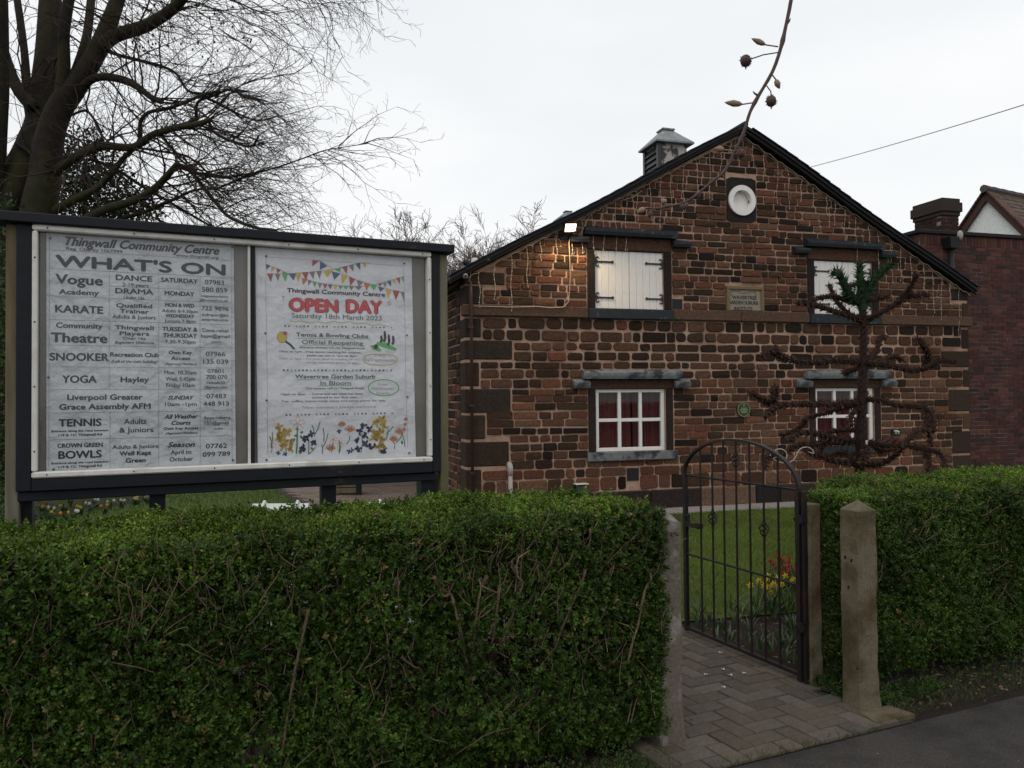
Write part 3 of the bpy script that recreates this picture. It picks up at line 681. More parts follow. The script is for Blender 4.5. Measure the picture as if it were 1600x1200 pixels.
ll.energy = 55; ll.color = (1,.72,.36); ll.shadow_soft_size = .06; ll.spot_size = rad(165); ll.spot_blend = .6; lo.location = HFm @ Vector((x,-.27,z)); 
dv = (HFm.to_3x3() @ Vector((0,-.25,-1))).normalized(); lo.rotation_euler = (-dv).to_track_quat('Z','Y').to_euler()
lo.parent = fl_; lo.matrix_parent_inverse = wm(fl_).inverted()
def cable(name, label, pixels, r, m_, y=-.045, sides=5, cat='cable'):
    P = []
    for px_, py_ in pixels: q = hp(px_,py_,y); P.append((q[0],y,q[1]))
    b = MB(); b.tube(P, r, sides); o = obj(name, b, m_, None, HFm, smooth=True); return tag(o, label, cat)
cable('power_cable', 'white cable dropping from the lit floodlight and running along the string course', [(891,368),(889,380),(890,400),(891,430),(890,455),(888,472),(880,480),(860,481),(840,479),(800,480),(770,479),(738,478)], .0058, 'wire', -.075)
cable('corner_cable', 'pale cable hanging down the wall corner below the camera', [(742,412),(736,418),(735,432),(733,440),(737,465),(738,478),(737,500)], .005, 'wire', -.03)
q0, q1 = hp(733,432,-.03), hp(742,790,-.03)
dp = thing('downpipe', 'thin brown pipe running down the left corner of the stone hall', 'pipe', (.06,-.05,0), frame=HFm)
b = MB(); b.tube([(.05,-.10,3.18),(.06,-.095,2.95),(.06,-.095,0.0)], .022, 8); obj('pipe', b, 'pipe', dp, HFm, smooth=True)
for zz in (2.55,1.5,.6): b = MB(); b.box(.03,.09,-.12,-.0,zz,zz+.03); obj('clip', b, 'pipe', dp, HFm)
x, z = hp(797,731,-.06); gp_ = thing('vent_pipe', 'short grey pipe with swivel top rising against the wall foot', 'pipe', (x,-.06,0), frame=HFm)
b = MB(); b.tube([(x,-.07,0),(x,-.07,z-.06)], .032, 10); obj('pipe', b, 'greyplastic', gp_, HFm, smooth=True)
b = MB(); b.tube([(x,-.07,z-.1),(x,-.07,z-.0),(x,-.05,z+.03),(x,-.0,z+.05)], .04, 10); obj('pipe_bend', b, 'greyplastic', gp_, HFm, smooth=True)
x, z = hp(909,764,-.1); bx_ = hthing('outdoor_box', 'small black sloping box on the wall just above the hedge', 'box', x, z)
b = MB(); b.add([(x-.09,-.16,z-.08),(x+.09,-.16,z-.08),(x+.09,-.01,z-.08),(x-.09,-.01,z-.08),(x-.09,-.12,z+.04),(x+.09,-.12,z+.04),(x+.09,-.01,z+.06),(x-.09,-.01,z+.06)],[(0,3,2,1),(4,5,6,7),(0,1,5,4),(1,2,6,5),(2,3,7,6),(3,0,4,7)]); obj('cover', b, 'blackplastic', bx_, HFm)
b = MB(); b.box(x-.095,x+.095,-.125,-.006,z+.0605,z+.075); obj('rim', b, 'whiteplastic', bx_, HFm)
x, z = hp(742,407,-.1); t_ = hthing('sensor_box', 'small white sensor box under the left end of the verge', 'sensor', x, z)
b = MB(); b.box(x-.035,x+.035,-.12,-.03,z-.035,z+.035,bev=.01); obj('case', b, 'white', t_, HFm); b = MB(); b.tube([(x,-.05,z),(x+.01,-.0,z-.01)], .01, 6); obj('bracket', b, 'white', t_, HFm)
for (px_,py_,lab) in ((760,405,'small grey dome camera on the wall to the right of the white sensor box'),(727,410,'dark bullet camera at the very corner under the roof verge'),(726,431,'grey round camera low on the building corner, beneath the bullet camera')):
    x, z = hp(px_,py_,-.1); t_ = hthing('security_camera', lab, 'camera', x, z, group='security cameras at the corner of the hall')
    b = MB(); b.blob((x,-.11,z), .042,.05,.04, 10, 6); obj('camera_body', b, 'greyplastic' if px_ != 727 else 'blackplastic', t_, HFm, smooth=True)
    b = MB(); b.tube([(x,-.08,z),(x+.03,-.01,z+.01)], .014, 6); obj('bracket', b, 'blackplastic', t_, HFm)
    b = MB(); b.tube([(x,-.145,z-.01),(x,-.168,z-.012)], .018, 8); obj('camera_lens', b, 'iron', t_, HFm)
# name plaque
plq = hthing('name_plaque', 'carved pale stone plaque lettered WAVERTREE GARDEN SUBURB INSTITUTE above the string course', 'plaque', (plr[0]+plr[1])/2, plr[2])
x0,x1,z0,z1 = plr[0],plr[1],2.884,plr[3]; fw = .05
b = MB(); b.box(x0+fw,x1-fw,-.03,.02,z0+.012,z1-fw); obj('tablet', b, 'plaque', plq, HFm)
b = MB(); b.box(x0,x1,-.055,.01,z1-fw,z1,bev=.006); b.box(x0,x0+fw-.001,-.055,.01,z0,z1-fw-.001,bev=.006); b.box(x1-fw+.001,x1,-.055,.01,z0,z1-fw-.001,bev=.006); obj('plaque_frame', b, 'plaque_frame', plq, HFm)
b = MB()
for s_, xa, xb, yb, cap in (('WAVERTREE',560,815,250,33),('GARDEN SUBURB',520,830,303,33),('INSTITUTE',583,770,365,33)):
    pa = hp(1060+xa/6.667,430+yb/6.667,-.033); pb = hp(1060+xb/6.667,430+yb/6.667+.3,-.033)
    text_mesh(b, s_, pa[0], pb[0], (pa[1]+pb[1])/2, cap/6.667*.0108, -.0325, bold=.05)
pm = [(x0+.08,z1-.08),(x0+.12,z1-.065),(x0+.15,z1-.085),(x0+.2,z1-.07),(x0+.24,z1-.1),(x0+.3,z1-.105),(x0+.36,z1-.1),(x0+.4,z1-.07),(x0+.45,z1-.085),(x0+.49,z1-.07)]
b.tube([(p[0],-.033,p[1]) for p in pm], .003, 4); b.tube([(x0+.08,-.033,z1-.08),(x0+.085,-.033,z1-.12),(x0+.075,-.033,z1-.15)], .003, 4); b.tube([(x0+.49,-.033,z1-.07),(x0+.5,-.033,z1-.11),(x0+.49,-.033,z1-.14)], .003, 4)
obj('lettering', b, 'ink', plq, HFm)
x, z = hp(1160,640); gq = hthing('green_plaque', 'small round dark green plaque with gold lettering on the wall between the windows', 'plaque', x, z)
b = MB(); b.ring(x,z,.0,.112,-.04,-.0,28); obj('disc', b, 'gplaque', gq, HFm)
b = MB(); b.ring(x,z,.098,.104,-.042,-.0405,28)
for i, wd in enumerate((.10,.13,.12,.10)): b.box(x-wd/2,x+wd/2,-.0425,-.041,z+.018-i*.022,z+.026-i*.022)
b.disc(x,z+.065,-.0425,.012,8); obj('lettering', b, 'gold', gq, HFm)
x, z = hp(1398,675); nq = hthing('number_plaque', 'small black plaque with a pale animal emblem right of the lower right window', 'plaque', x, z)
b = MB(); b.box(x-.08,x+.08,-.045,0,z-.05,z+.045,bev=.008); obj('plate', b, 'blackplastic', nq, HFm)
b = MB(); b.tube([(x-.055,-.047,z+.012),(x-.03,-.047,z+.022),(x,-.047,z+.015),(x+.03,-.047,z+.005),(x+.05,-.047,z+.012)], [.004,.012,.014,.012,.004], 5)
for dx in (-.03,-.01,.02,.035): b.tube([(x+dx,-.047,z),(x+dx+.01,-.047,z-.03)], .004, 4)
obj('emblem', b, 'whiteplastic', nq, HFm)

# icicle lights along both verges
ic = thing('icicle_string_lights', 'unlit white icicle string lights hanging from the gable verges', 'string lights', (APX,-.1,APZ-.3), frame=HFm)
for s_ in (-1,1):
    b = MB(); P = []
    for i in range(60): d = .05+i*(APX+.0)/60; P.append((APX+s_*d, -.075+.01*sin(i*1.7), APZ-.04-d*SL+.012*sin(i*2.3)))
    b.tube(P, .0042, 4); obj('cable', b, 'wire', ic, HFm)
for s_ in (-1,1):
    d = .18
    while d < APX-.12:
        x = APX+s_*d; z0 = APZ-.05-d*SL; L_ = rnd.choice([.28,.40,.52,.62,.75,.34])*rnd.uniform(.85,1.1); n = 7; P = []
        sw = rnd.uniform(-.03,.03); low = z0-L_
        for i in range(n+1): f_ = i/n; P.append((x+sw*f_+.010*sin(f_*9+d*7), -.06-.012*rnd.random(), z0-L_*f_))
        if rnd.random() < .5: P += [(x+sw+.02,-.06,low-.02),(x+sw+.035,-.06,low+.03)]
        b = MB(); b.tube(P, .0030, 3)
        for i in range(1,n+1): b.blob(P[i], .008,.008,.013, 4, 3)
        obj('light_strand', b, 'wire', ic, HFm); d += rnd.uniform(.15,.25)
x0_, z0_ = hp(905,362,-.06); b = MB(); P = []
for px_, py_ in ((893,374),(905,368),(912,356),(920,340),(935,322),(948,318),(955,312),(962,306),(975,312),(990,308),(1003,298)): q = hp(px_,py_,-.06); P.append((q[0],-.06,q[1]))
b.tube(P, .0042, 4); obj('loose_lead', b, 'wire', ic, HFm)

# ================================================================== RED BRICK EXTENSION + CHIMNEY
by = 1.0; bx0 = 10.9-U0; BT = 4.47
ext = thing('brick_extension', 'dark red brick flat topped building joined to the right of the stone hall', 'building', (bx0+2,by,0), frame=HFm)
b = MB(); b.box(bx0,bx0+7,by,by+7,0,BT); obj('wall', b, 'brickmortar', ext, HFm)
brs = []; 
def btint():
    g = rnd.uniform(.75,1.25); return tuple(v*g for v in rnd.choice([(.070,.026,.020),(.060,.024,.020),(.040,.021,.019),(.085,.031,.023),(.05,.021,.018)]))
row = 0; z = 0.0
while z < BT-.24:
    off = .1125 if row % 2 else 0; x = bx0-.1-off
    while x < bx0+3.0:
        xa, xb = max(x+.005,bx0+.004), x+.215+.003
        if xb-xa > .03:
            b = MB(); b.box(xa, xb-.003, by-.007-rnd.uniform(0,.003), by+.02, z+.005, z+.07, btint()); brs.append((-(x+abs(z-3)*.2), x, z, b))
        x += .225
    z += .075; row += 1
x = bx0
while x < bx0+3.0: b = MB(); b.box(x+.005,x+.07,by-.009,by+.02,z+.005,BT-.005,btint()); brs.append((-x+5,x,z,b)); x += .075
vis = [q for q in brs if (q[1] > bx0+.55 or q[2] > 3.45) and q[2] > .6]; vis.sort(key=lambda q: q[1])
one = set(id(q) for q in vis[:296]); rest = MB()
for q in brs:
    if id(q) in one: obj('brick', q[3], 'brick', ext, HFm)
    else: rest.add(q[3].v, q[3].f, q[3].t[0])
# side face towards the stone gable
z = 3.4; row = 0
while z < BT-.01:
    y = by+.02+(.11 if row % 2 else 0)
    while y < by+6: rest.box(bx0-.008,bx0+.02,y,y+.215,z+.005,z+.07,btint()); y += .225
    z += .075; row += 1
obj('small_bricks', rest, 'brick', ext, HFm, kind='stuff')
b = MB(); b.box(bx0-.05,bx0+7.05,by-.05,by+7.05,BT,BT+.07,bev=.01); obj('coping', b, 'verge', ext, HFm)
# rainwater hopper
x, z = hp(1486,377,by-.1); hop = thing('rainwater_hopper', 'black hopper head and downpipe on the brick wall below the chimney', 'downpipe', (x,by-.1,3), frame=HFm)
b = MB(); b.add([(x-.09,by-.19,z-.13),(x+.09,by-.19,z-.13),(x+.09,by-.01,z-.13),(x-.09,by-.01,z-.13),(x-.13,by-.22,z+.06),(x+.13,by-.22,z+.06),(x+.13,by-.01,z+.06),(x-.13,by-.01,z+.06)],[(0,3,2,1),(4,5,6,7),(0,1,5,4),(1,2,6,5),(2,3,7,6),(3,0,4,7)]); obj('hopper', b, 'blackplastic', hop, HFm)
b = MB(); b.tube([(x,by-.1,z-.12),(x,by-.1,1.0)], .05, 10); obj('pipe', b, 'blackplastic', hop, HFm, smooth=True)
b = MB(); b.blob((x+.1,by-.2,z+.09),.05,.05,.09,8,6); obj('pipe_end', b, 'greyplastic', hop, HFm, smooth=True)
# chimney
cxa, cya = bx0+.35, by+.9
chx0 = hp(1473,363,2.0)[0]; chx1 = hp(1496,363,2.0)[0]
ch = thing('chimney', 'squat brick chimney stack on the flat roof of the brick extension', 'chimney', ((chx0+chx1)/2,2.4,BT+.07), frame=HFm)
CH0, CH1 = BT+.07, BT+.07+.56; cd0, cd1 = 2.0, 2.7
b = MB(); b.box(chx0,chx1+.02,cd0,cd1,CH0-.3,CH1); obj('stack_core', b, 'brickmortar', ch, HFm)
row = 0; z = CH0
while z < CH1-.02:
    x = chx0-.008+(.11 if row % 2 else 0)-.11
    while x < chx1+.02:
        xa, xb = max(x,chx0-.008), min(x+.213, chx1+.028)
        if xb-xa > .03: b = MB(); b.box(xa,xb,cd0-.01,cd0+.03,z+.004,z+.068,tuple(v*.45 for v in btint())); obj('brick', b, 'brick', ch, HFm)
        x += .225
    y = cd0+.032+(.11 if row % 2 else 0)
    while y < cd1: b = MB(); b.box(chx0-.01,chx0+.02,y+.004,min(y+.217,cd1),z+.004,z+.068,tuple(v*.45 for v in btint())); obj('brick', b, 'brick', ch, HFm); y += .225
    z += .0755; row += 1
for i, (e_, h0, h1) in enumerate(((.03,0,.075),(.06,.077,.26),(.03,.262,.34))):
    b = MB(); b.box(chx0-e_,chx1+.02+e_,cd0-e_,cd1+e_,CH1+h0,CH1+h1,(.036,.026,.022),bev=.008); obj('oversail_course', b, 'brick', ch, HFm)

# ================================================================== WHITE GABLED HOUSE beyond
def W2(px, py, Y): return at(px,py,Y)
A0 = W2(1544,306,20); dirx = Vector((.5,-.87,0)).normalized(); rdir = Vector((.87,.5,0)).normalized()
hh = thing('gabled_house', 'white roughcast house gable with brown clay tile roof beyond the brick building', 'house', (A0.x,A0.y,0), math.atan2(dirx.y,dirx.x))
HM = Matrix(((dirx.x,rdir.x,0,A0.x),(dirx.y,rdir.y,0,A0.y),(0,0,1,0),(0,0,0,1)))     # local x along the gable, y back along the ridge
za = A0.z; slp = 1.25; hw_ = 2.3
b = MB(); b.prism_y([(-hw_,0),(hw_,0),(hw_,za-hw_*slp),(0,za),(-hw_,za-hw_*slp)], 0, 6); obj('wall', b, 'render', hh, HM)
for s_ in (-1,1):
    b = MB(); n = 40
    for i in range(n):            # bargeboard edged with plain tiles seen end-on
        d0, d1 = i*(hw_+.25)/n, (i+1)*(hw_+.25)/n; x0, x1 = s_*d0, s_*d1; z0, z1 = za+.12-d0*slp, za+.12-d1*slp
        g = rnd.uniform(.7,1.2); b.add([(x0,-.17,z0),(x1,-.17,z1+.03),(x1,-.17,z1+.07),(x0,-.17,z0+.06),(x0,.2,z0),(x1,.2,z1+.03),(x1,.2,z1+.07),(x0,.2,z0+.06)],[(0,1,2,3),(7,6,5,4),(0,4,5,1),(1,5,6,2),(2,6,7,3),(3,7,4,0)],(.09*g,.046*g,.036*g))
    obj('verge_tiles', b, 'tile', hh, HM, kind='stuff')
    b = MB(); x1 = s_*(hw_+.2)
    b.add([(0,-.10,za+.10),(x1,-.10,za+.10-abs(x1)*slp),(x1,-.10,za-.12-abs(x1)*slp),(0,-.10,za-.12),(0,-.03,za+.10),(x1,-.03,za+.10-abs(x1)*slp),(x1,-.03,za-.12-abs(x1)*slp),(0,-.03,za-.12)],[(0,1,2,3),(7,6,5,4),(0,4,5,1),(1,5,6,2),(2,6,7,3),(3,7,4,0)],(.06,.032,.026)); obj('brick_verge', b, 'tile', hh, HM)
    b = MB(); n = 26; dd = (hw_+.3)/n
    for i in range(n):
        d0, d1 = i*dd, (i+1)*dd; m_ = 45
        for j in range(m_):
            y0 = -.14+j*.165+(.08 if i % 2 else 0); g = rnd.uniform(.6,1.25); z0, z1 = za+.15-d0*slp, za+.15-d1*slp
            lift = rnd.uniform(.0,.012)
            b.add([(s_*d0,y0,z0),(s_*d0,y0+.16,z0),(s_*d1,y0+.16,z1+.025+lift),(s_*d1,y0,z1+.025+lift),(s_*d1,y0+.16,z1),(s_*d1,y0,z1)],[(0,1,2,3),(3,2,4,5)],(.10*g,.068*g,.05*g))
    obj('roof_tiles', b, 'tile', hh, HM, kind='stuff')
for i in range(16):
    b = MB(); y0 = -.2+i*.4; b.tube([(0,y0,za+.16),(0,y0+.385,za+.145)], .10, 8, (.075,.06,.06)); obj('ridge_tile', b, 'tile', hh, HM)

# ================================================================== NOTICE BOARD
SN = 4.15
def sq(px, py, n=SN): return sp(px, py, n)
q = [sq(52,352),sq(668,395),sq(676,720),sq(50,748)]
FX0, FX1, FZ0, FZ1 = (q[0][0]+q[3][0])/2, (q[1][0]+q[2][0])/2, (q[2][1]+q[3][1])/2, (q[0][1]+q[1][1])/2
nb = thing('notice_board', 'large black framed twin panel notice board on timber posts behind the hedge', 'notice board', ((FX0+FX1)/2,SN,0), frame=SFm)
def sb(name, x0,x1,y0,y1,z0,z1,m_,bev=.004,par=nb):
    b = MB(); b.box(x0,x1,SN+y0,SN+y1,z0,z1,bev=bev); return obj(name, b, m_, par, SFm)
xR = sq(697,385)[0]; xL = sq(-40,360)[0]
sb('top_rail', xL, xR+.03, -.055, .10, FZ1+.001, FZ1+.046, 'black_wood')
sb('frame_stile', FX0-.062, FX0-.001, -.02, .06, FZ0-.058, FZ1, 'black_wood'); sb('frame_stile', FX1+.001, FX1+.047, -.02, .06, FZ0-.058, FZ1, 'black_wood')
sb('bottom_rail', FX0, FX1, -.03, .06, FZ0-.058, FZ0-.001, 'black_wood'); sb('lower_rail', FX0-.06, FX1+.03, .0, .055, FZ0-.105, FZ0-.060, 'black_wood')
tw = .028
sb('trim', FX0, FX1, -.035, .01, FZ1-tw, FZ1, 'trim', .006); sb('trim', FX0, FX1, -.036, .01, FZ0, FZ0+tw, 'trim', .006)
sb('trim', FX0, FX0+tw*.8, -.0345, .01, FZ0+tw+.001, FZ1-tw-.001, 'trim', .006); sb('trim', FX1-tw*.8, FX1, -.0345, .01, FZ0+tw+.001, FZ1-tw-.001, 'trim', .006)
xd0 = sq(387,560)[0]; xd1 = sq(391,560)[0]
sb('divider', xd0, xd1, -.012, .012, FZ0+tw, FZ1-tw, 'trim', .001); sb('divider_channel', xd1+.001, xd1+.02, -.010, .012, FZ0+tw, FZ1-tw, 'black_wood', .001)
sb('backing_board', FX0+.01, xd0-.001, .018, .04, FZ0+.01, FZ1-.01, 'backing', 0); sb('backing_board', xd1+.021, FX1-.01, .018, .04, FZ0+.01, FZ1-.01, 'backing', 0)
sb('glass_pane', FX0+tw, xd0-.002, -.006, -.003, FZ0+tw, FZ1-tw, 'board_glass', 0); sb('glass_pane', xd1+.022, FX1-tw, -.006, -.003, FZ0+tw, FZ1-tw, 'board_glass', 0)
sb('rear_board', FX0-.04, FX1+.03, .061, .075, FZ0-.05, FZ1-.002, 'black_wood', 0)
for x_ in np.linspace(FX0+.06, FX1-.05, 6):
    for zz in (FZ1-tw/2, FZ0+tw/2): b = MB(); b.blob((x_,SN-.036,zz),.004,.003,.004,6,4); obj('screw', b, 'iron', nb, SFm)
for zz in np.linspace(FZ0+.12, FZ1-.15, 4):
    for x_ in (FX0+tw*.4, FX1-tw*.4): b = MB(); b.blob((x_,SN-.036,zz),.004,.003,.004,6,4); obj('screw', b, 'iron', nb, SFm)
x0, x1 = sq(8,600)[0], sq(30,600)[0]; sb('timber_post', x0, x1, .0, .1, 0, FZ1, 'oak', .006)
x0, x1 = sq(31.5,700)[0], sq(52,700)[0]; sb('black_post', x0, x1-.012, .062, .14, 0, FZ1-.02, 'black_wood', .004)
x0, x1 = sq(233,790)[0], sq(259,790)[0]; sb('leg', x0, x1, .056, .12, 0, FZ0-.04, 'black_wood')
x0, x1 = sq(506,780)[0], sq(529,780)[0]; sb('leg', x0, x1, .056, .12, 0, FZ0-.09, 'black_wood')
x0, x1 = sq(661,760)[0], sq(683,760)[0]; sb('leg', x0, x1, .03, .12, 0, FZ0-.062, 'black_wood')
x0, x1 = sq(687,560)[0], sq(699,560)[0]; sb('timber_post', x0+.002, x1+.004, .0, .12, 0, FZ1, 'oak_grey', .006)
# posters
def z1c(x, y, n=SN+.012): return sp(x/4, 330+y/4, n)
def z3c(x, y, n=SN+.012): return sp(380+x/4.706, 360+y/4.706, n)
def z4c(x, y, n=SN+.012): return sp(380+x/4.615, 560+y/4.615, n)
PY = SN+.012
def poster(name, label, corners, m_):
    t = thing(name, label, 'poster', ((corners[0][0]+corners[2][0])/2, PY, corners[3][1]), frame=SFm)
    b = MB(); n = 16; V = []
    (ax,az),(bx,bz),(cx,cz),(dx,dz) = corners
    for j in range(n+1):
        for i in range(n+1):
            u, v = i/n, j/n; x = (ax*(1-u)+bx*u)*(1-v)+(dx*(1-u)+cx*u)*v; z = (az*(1-u)+bz*u)*(1-v)+(dz*(1-u)+cz*u)*v
            V.append((x, PY+.0025*noise.noise(Vector((x*5,z*5,1)))*0+.0, z))
    b.add(V, [(j*(n+1)+i,(j+1)*(n+1)+i,(j+1)*(n+1)+i+1,j*(n+1)+i+1) for j in range(n) for i in range(n)]); obj('sheet', b, m_, t, SFm); return t
p1 = poster('timetable_poster', 'pale WHAT\'S ON timetable poster filling the left panel of the notice board', [z1c(290,125),z1c(1460,210),z1c(1475,1595),z1c(290,1645)], 'paper')
K = 4.15/1250/4
T1_ = [("Thingwall Community Centre",410,222,1370,262,52,3),("Reg. Charity 1067999",415,243,765,262,19,0),("www.thingwall.org",1100,285,1365,297,17,0),("WHAT'S ON",350,355,1405,390,68,4),
("Vogue",350,452,640,462,58,1),("Academy",370,518,617,525,31,1),("DANCE",725,432,950,437,33,1),("2-19 years",765,470,930,474,22,0),("DRAMA",722,514,957,519,32,1),("Under 16s",773,549,903,552,21,0),
("SATURDAY",1007,443,1235,450,27,1),("MONDAY",1030,526,1213,531,27,1),("07983",1280,458,1400,461,29,0),("580 859",1262,504,1420,508,29,0),("vogueacademy",1256,536,1428,540,14,0),("@hotmail.co.uk",1250,562,1425,566,14,0),
("KARATE",347,634,643,637,45,1),("Qualified",727,600,950,606,24,1),("Trainer",750,636,930,640,24,1),("Adults & Juniors",703,670,973,676,24,0),("MON & WED",1033,598,1213,601,23,1),("Adults 8-9.30pm",1013,632,1235,636,19,0),
("WEDNESDAY",1035,663,1213,667,21,1),("Juniors 7-8pm",1028,695,1222,699,19,0),("722 9896",1260,619,1428,623,27,0),("mdraper@bt",1262,655,1426,658,17,0),("internet.com",1264,685,1426,688,17,0),
("Community",352,729,640,733,32,1),("Theatre",320,818,670,822,58,1),("Thingwall",718,738,960,742,24,1),("Players",748,775,932,778,24,1),("Over 16s",768,802,910,804,17,0),("Beginners Welcome",717,828,963,831,17,2),
("TUESDAY &",1015,749,1233,752,26,1),("THURSDAY",1020,788,1230,791,26,1),("7.30-9.30pm",1032,826,1222,829,23,0),("Dave.rebel",1267,754,1426,757,21,0),("base@gmail",1257,790,1435,792,21,0),(".com",1315,824,1383,826,18,0),
("SNOOKER",312,933,678,935,47,1),("Recreation Club",690,908,990,912,26,1),("(Left of the main building)",698,946,983,949,18,2),("Own Key",1055,893,1198,896,23,1),("Access",1070,929,1187,931,23,1),("(Approved Members)",1030,960,1231,963,15,2),
("07966",1287,904,1408,907,28,0),("135 039",1271,952,1426,955,28,0),("YOGA",390,1071,603,1072,45,1),("Hayley",755,1067,930,1069,33,1),("Mon. 10.30am",1028,1020,1226,1021,25,0),("Wed. 5.45pm",1036,1060,1219,1060,25,0),("Friday 10am",1040,1100,1216,1100,25,0),
("07801",1297,1010,1396,1010,23,0),("700 070",1290,1049,1420,1049,25,0),("Halesfit32",1292,1080,1406,1080,17,0),("@gmail.com",1278,1108,1420,1106,15,0),("Liverpool Greater",422,1179,890,1177,33,1),
("Grace Assembly AFM",372,1240,940,1234,34,1),("SUNDAY",1050,1177,1212,1176,24,3),("10am -1pm",1032,1218,1229,1216,23,0),("07483",1290,1170,1411,1168,28,0),("448 913",1271,1218,1430,1215,28,0),
("TENNIS",368,1346,632,1340,45,1),("Entrance along the road between",322,1380,677,1375,13,1),("119 & 121 Thingwall Rd",366,1406,637,1401,14,1),("Adults",776,1330,914,1328,32,0),("& Juniors",747,1383,958,1380,32,0),
("All Weather",1027,1298,1237,1293,26,3),("Courts",1073,1335,1192,1333,25,3),("Own Key Access",1023,1367,1238,1362,16,1),("(Approved Members)",1035,1396,1236,1390,15,2),("Anne.roberts",1273,1301,1441,1298,19,0),("155@gmail",1279,1334,1428,1331,19,0),(".com",1335,1365,1390,1364,15,0),
("CROWN GREEN",360,1479,641,1471,26,1),("BOWLS",367,1547,634,1538,46,1),("Entrance along the road between",322,1580,677,1572,13,1),("119 & 121 Thingwall Rd",366,1606,637,1596,14,1),
("Adults & Juniors",703,1485,988,1480,24,0),("Well Kept",748,1528,945,1522,27,1),("Green",787,1572,909,1568,27,1),("Season",1048,1476,1218,1470,31,3),("April to",1067,1520,1196,1516,26,0),("October",1060,1564,1206,1559,26,0),("07762",1287,1483,1418,1479,29,0),("099 789",1267,1535,1438,1529,29,0)]
mb_, ml_ = MB(), MB()
def capm(x, cap, sc):      # metres per zoom pixel at this column of the board
    a = sp(x, 560, SN+.012); b_ = sp(x, 561, SN+.012); return abs(b_[1]-a[1])/sc*cap
for s_, xa, ya, xb, yb, cap, st in T1_:
    a, c = z1c(xa,ya), z1c(xb,yb); z_ = (a[1]+c[1])/2
    bold = (.10 if st == 4 else .07) if st in (1,3,4) else .030
    text_mesh(mb_ if bold > .02 else ml_, s_, a[0], c[0], z_, capm((xa+xb)/8, cap, 4), PY-.0012, bold=bold, ital=st in (2,3))
obj('bold_lettering', mb_, 'ink', p1, SFm); obj('lettering', ml_, 'greyink', p1, SFm)
b = MB(); gz = []
def hl(xa, ya, xb, yb, t=.0011):
    a, c = z1c(xa,ya), z1c(xb,yb); z_ = (a[1]+c[1])/2; b.box(a[0],c[0],PY-.0012,PY-.0006,z_-t/2,z_+t/2)
def vl(xa, ya, yb, t=.0011):
    a, c = z1c(xa,ya), z1c(xa,yb); b.box(a[0]-t/2,a[0]+t/2,PY-.0013,PY-.0005,c[1],a[1])
for r_ in ((310,245,1445,305),(310,362,1447,412),(310,530,1447,572),(682,470,1250,490),(310,678,1447,707),(310,838,1447,852),(310,970,1450,982),(310,1115,1450,1112),(310,1262,1452,1245),(312,1433,1452,1398),(690,1610,1452,1585),(1273,1308,1441,1305),(1279,1341,1428,1338)): hl(*r_)
vl(309,150,1600); vl(683,385,1115); vl(688,1258,1605); vl(992,398,1592); vl(1250,408,1588); vl(1448,215,1585)
obj('grid_lines', b, 'gridink', p1, SFm)
b = MB()
for xx, yy in ((315,170),(303,1038),(335,1615),(1455,1555),(1452,225)): q = z1c(xx,yy); b.blob((q[0],PY-.004,q[1]),.006,.005,.006,6,4)
obj('drawing_pin', b, 'p_blue', p1, SFm)

p2 = poster('open_day_poster', 'white OPEN DAY poster with bunting and flower drawings in the right panel', [z3c(90,122),z3c(1238,200),z4c(1245,708),z4c(105,762)], 'paper_white')
def t3(mb, s_, xa, ya, xb, yb, cap, bold=0, z4=False, ital=False, dy=.0012):
    f_ = z4c if z4 else z3c; a, c = f_(xa,ya), f_(xb,yb)
    text_mesh(mb, s_, a[0], c[0], (a[1]+c[1])/2, capm(380+(xa+xb)/9.4, cap, 4.66), PY-dy, bold=bold, ital=ital)
k1, k2, k3 = MB(), MB(), MB()
t3(k1,"Thingwall Community Centre",322,462,1042,480,30,.09)
rr, ro = MB(), MB()
t3(ro,"OPEN",342,592,693,602,92,.13); t3(ro,"DAY",762,604,1016,612,92,.13)
t3(rr,"OPEN",346,590,689,600,88,.085,dy=.0022); t3(rr,"DAY",766,602,1012,610,88,.085,dy=.0022)
t3(k2,"Saturday 18th March 2023",355,644,1018,660,34,.02)
t3(k3,"T",280,520,310,522,38); t3(k3,"e",1060,546,1085,547,38)
t3(k1,"Tennis & Bowling Clubs",390,782,918,788,27,.04); t3(k2,"Official Reopening",432,838,880,840,30,.03)
t3(k1,"(Entrance between 119-121 Thingwall Road)",413,868,893,871,13,.03)
t3(k1,"10am to 1pm - Free tennis coaching for children,",268,898,870,903,14,.03); t3(k1,"adults can join in 1pm to 4pm.",465,926,838,929,14,.03)
t3(k3,"10am to 4pm - Try your hand at bowling on our",268,950,855,953,14,.02); t3(k3,"newly improved green, all ages.",465,978,855,980,14,.02)
t3(k3,"Free",972,928,1042,930,20); t3(k3,"Refreshments",893,962,1120,965,22)
t3(k1,"Wavertree Garden Suburb",383,1088,970,1088,28,.04); t3(k2,"In Bloom",568,1138,792,1138,32,.03)
t3(k1,"(The Institute 149-151 Thingwall Road)",448,222,868,222,13,.03,True)
t3(k1,"12pm to 4pm",273,266,447,264,15,.03,True); t3(k1,"- Come and see what has been",475,264,863,260,15,.03,True); t3(k1,"achieved in our first year.",498,288,828,286,15,.03,True)
t3(k2,"Tea, coffee, home-made cakes and some plants for sale.",273,318,1028,308,15,.02,True); t3(k3,"New members always welcome",428,364,957,356,20,0,True)
t3(k3,"Free",972,196,1038,195,20,0,True); t3(k3,"Wildflower",920,228,1090,228,21,0,True); t3(k3,"Seeds",960,260,1055,259,20,0,True)
obj('lettering', k1, 'ink', p2, SFm); obj('grey_lettering', k2, 'greyink', p2, SFm); obj('pale_lettering', k3, 'paleink', p2, SFm)
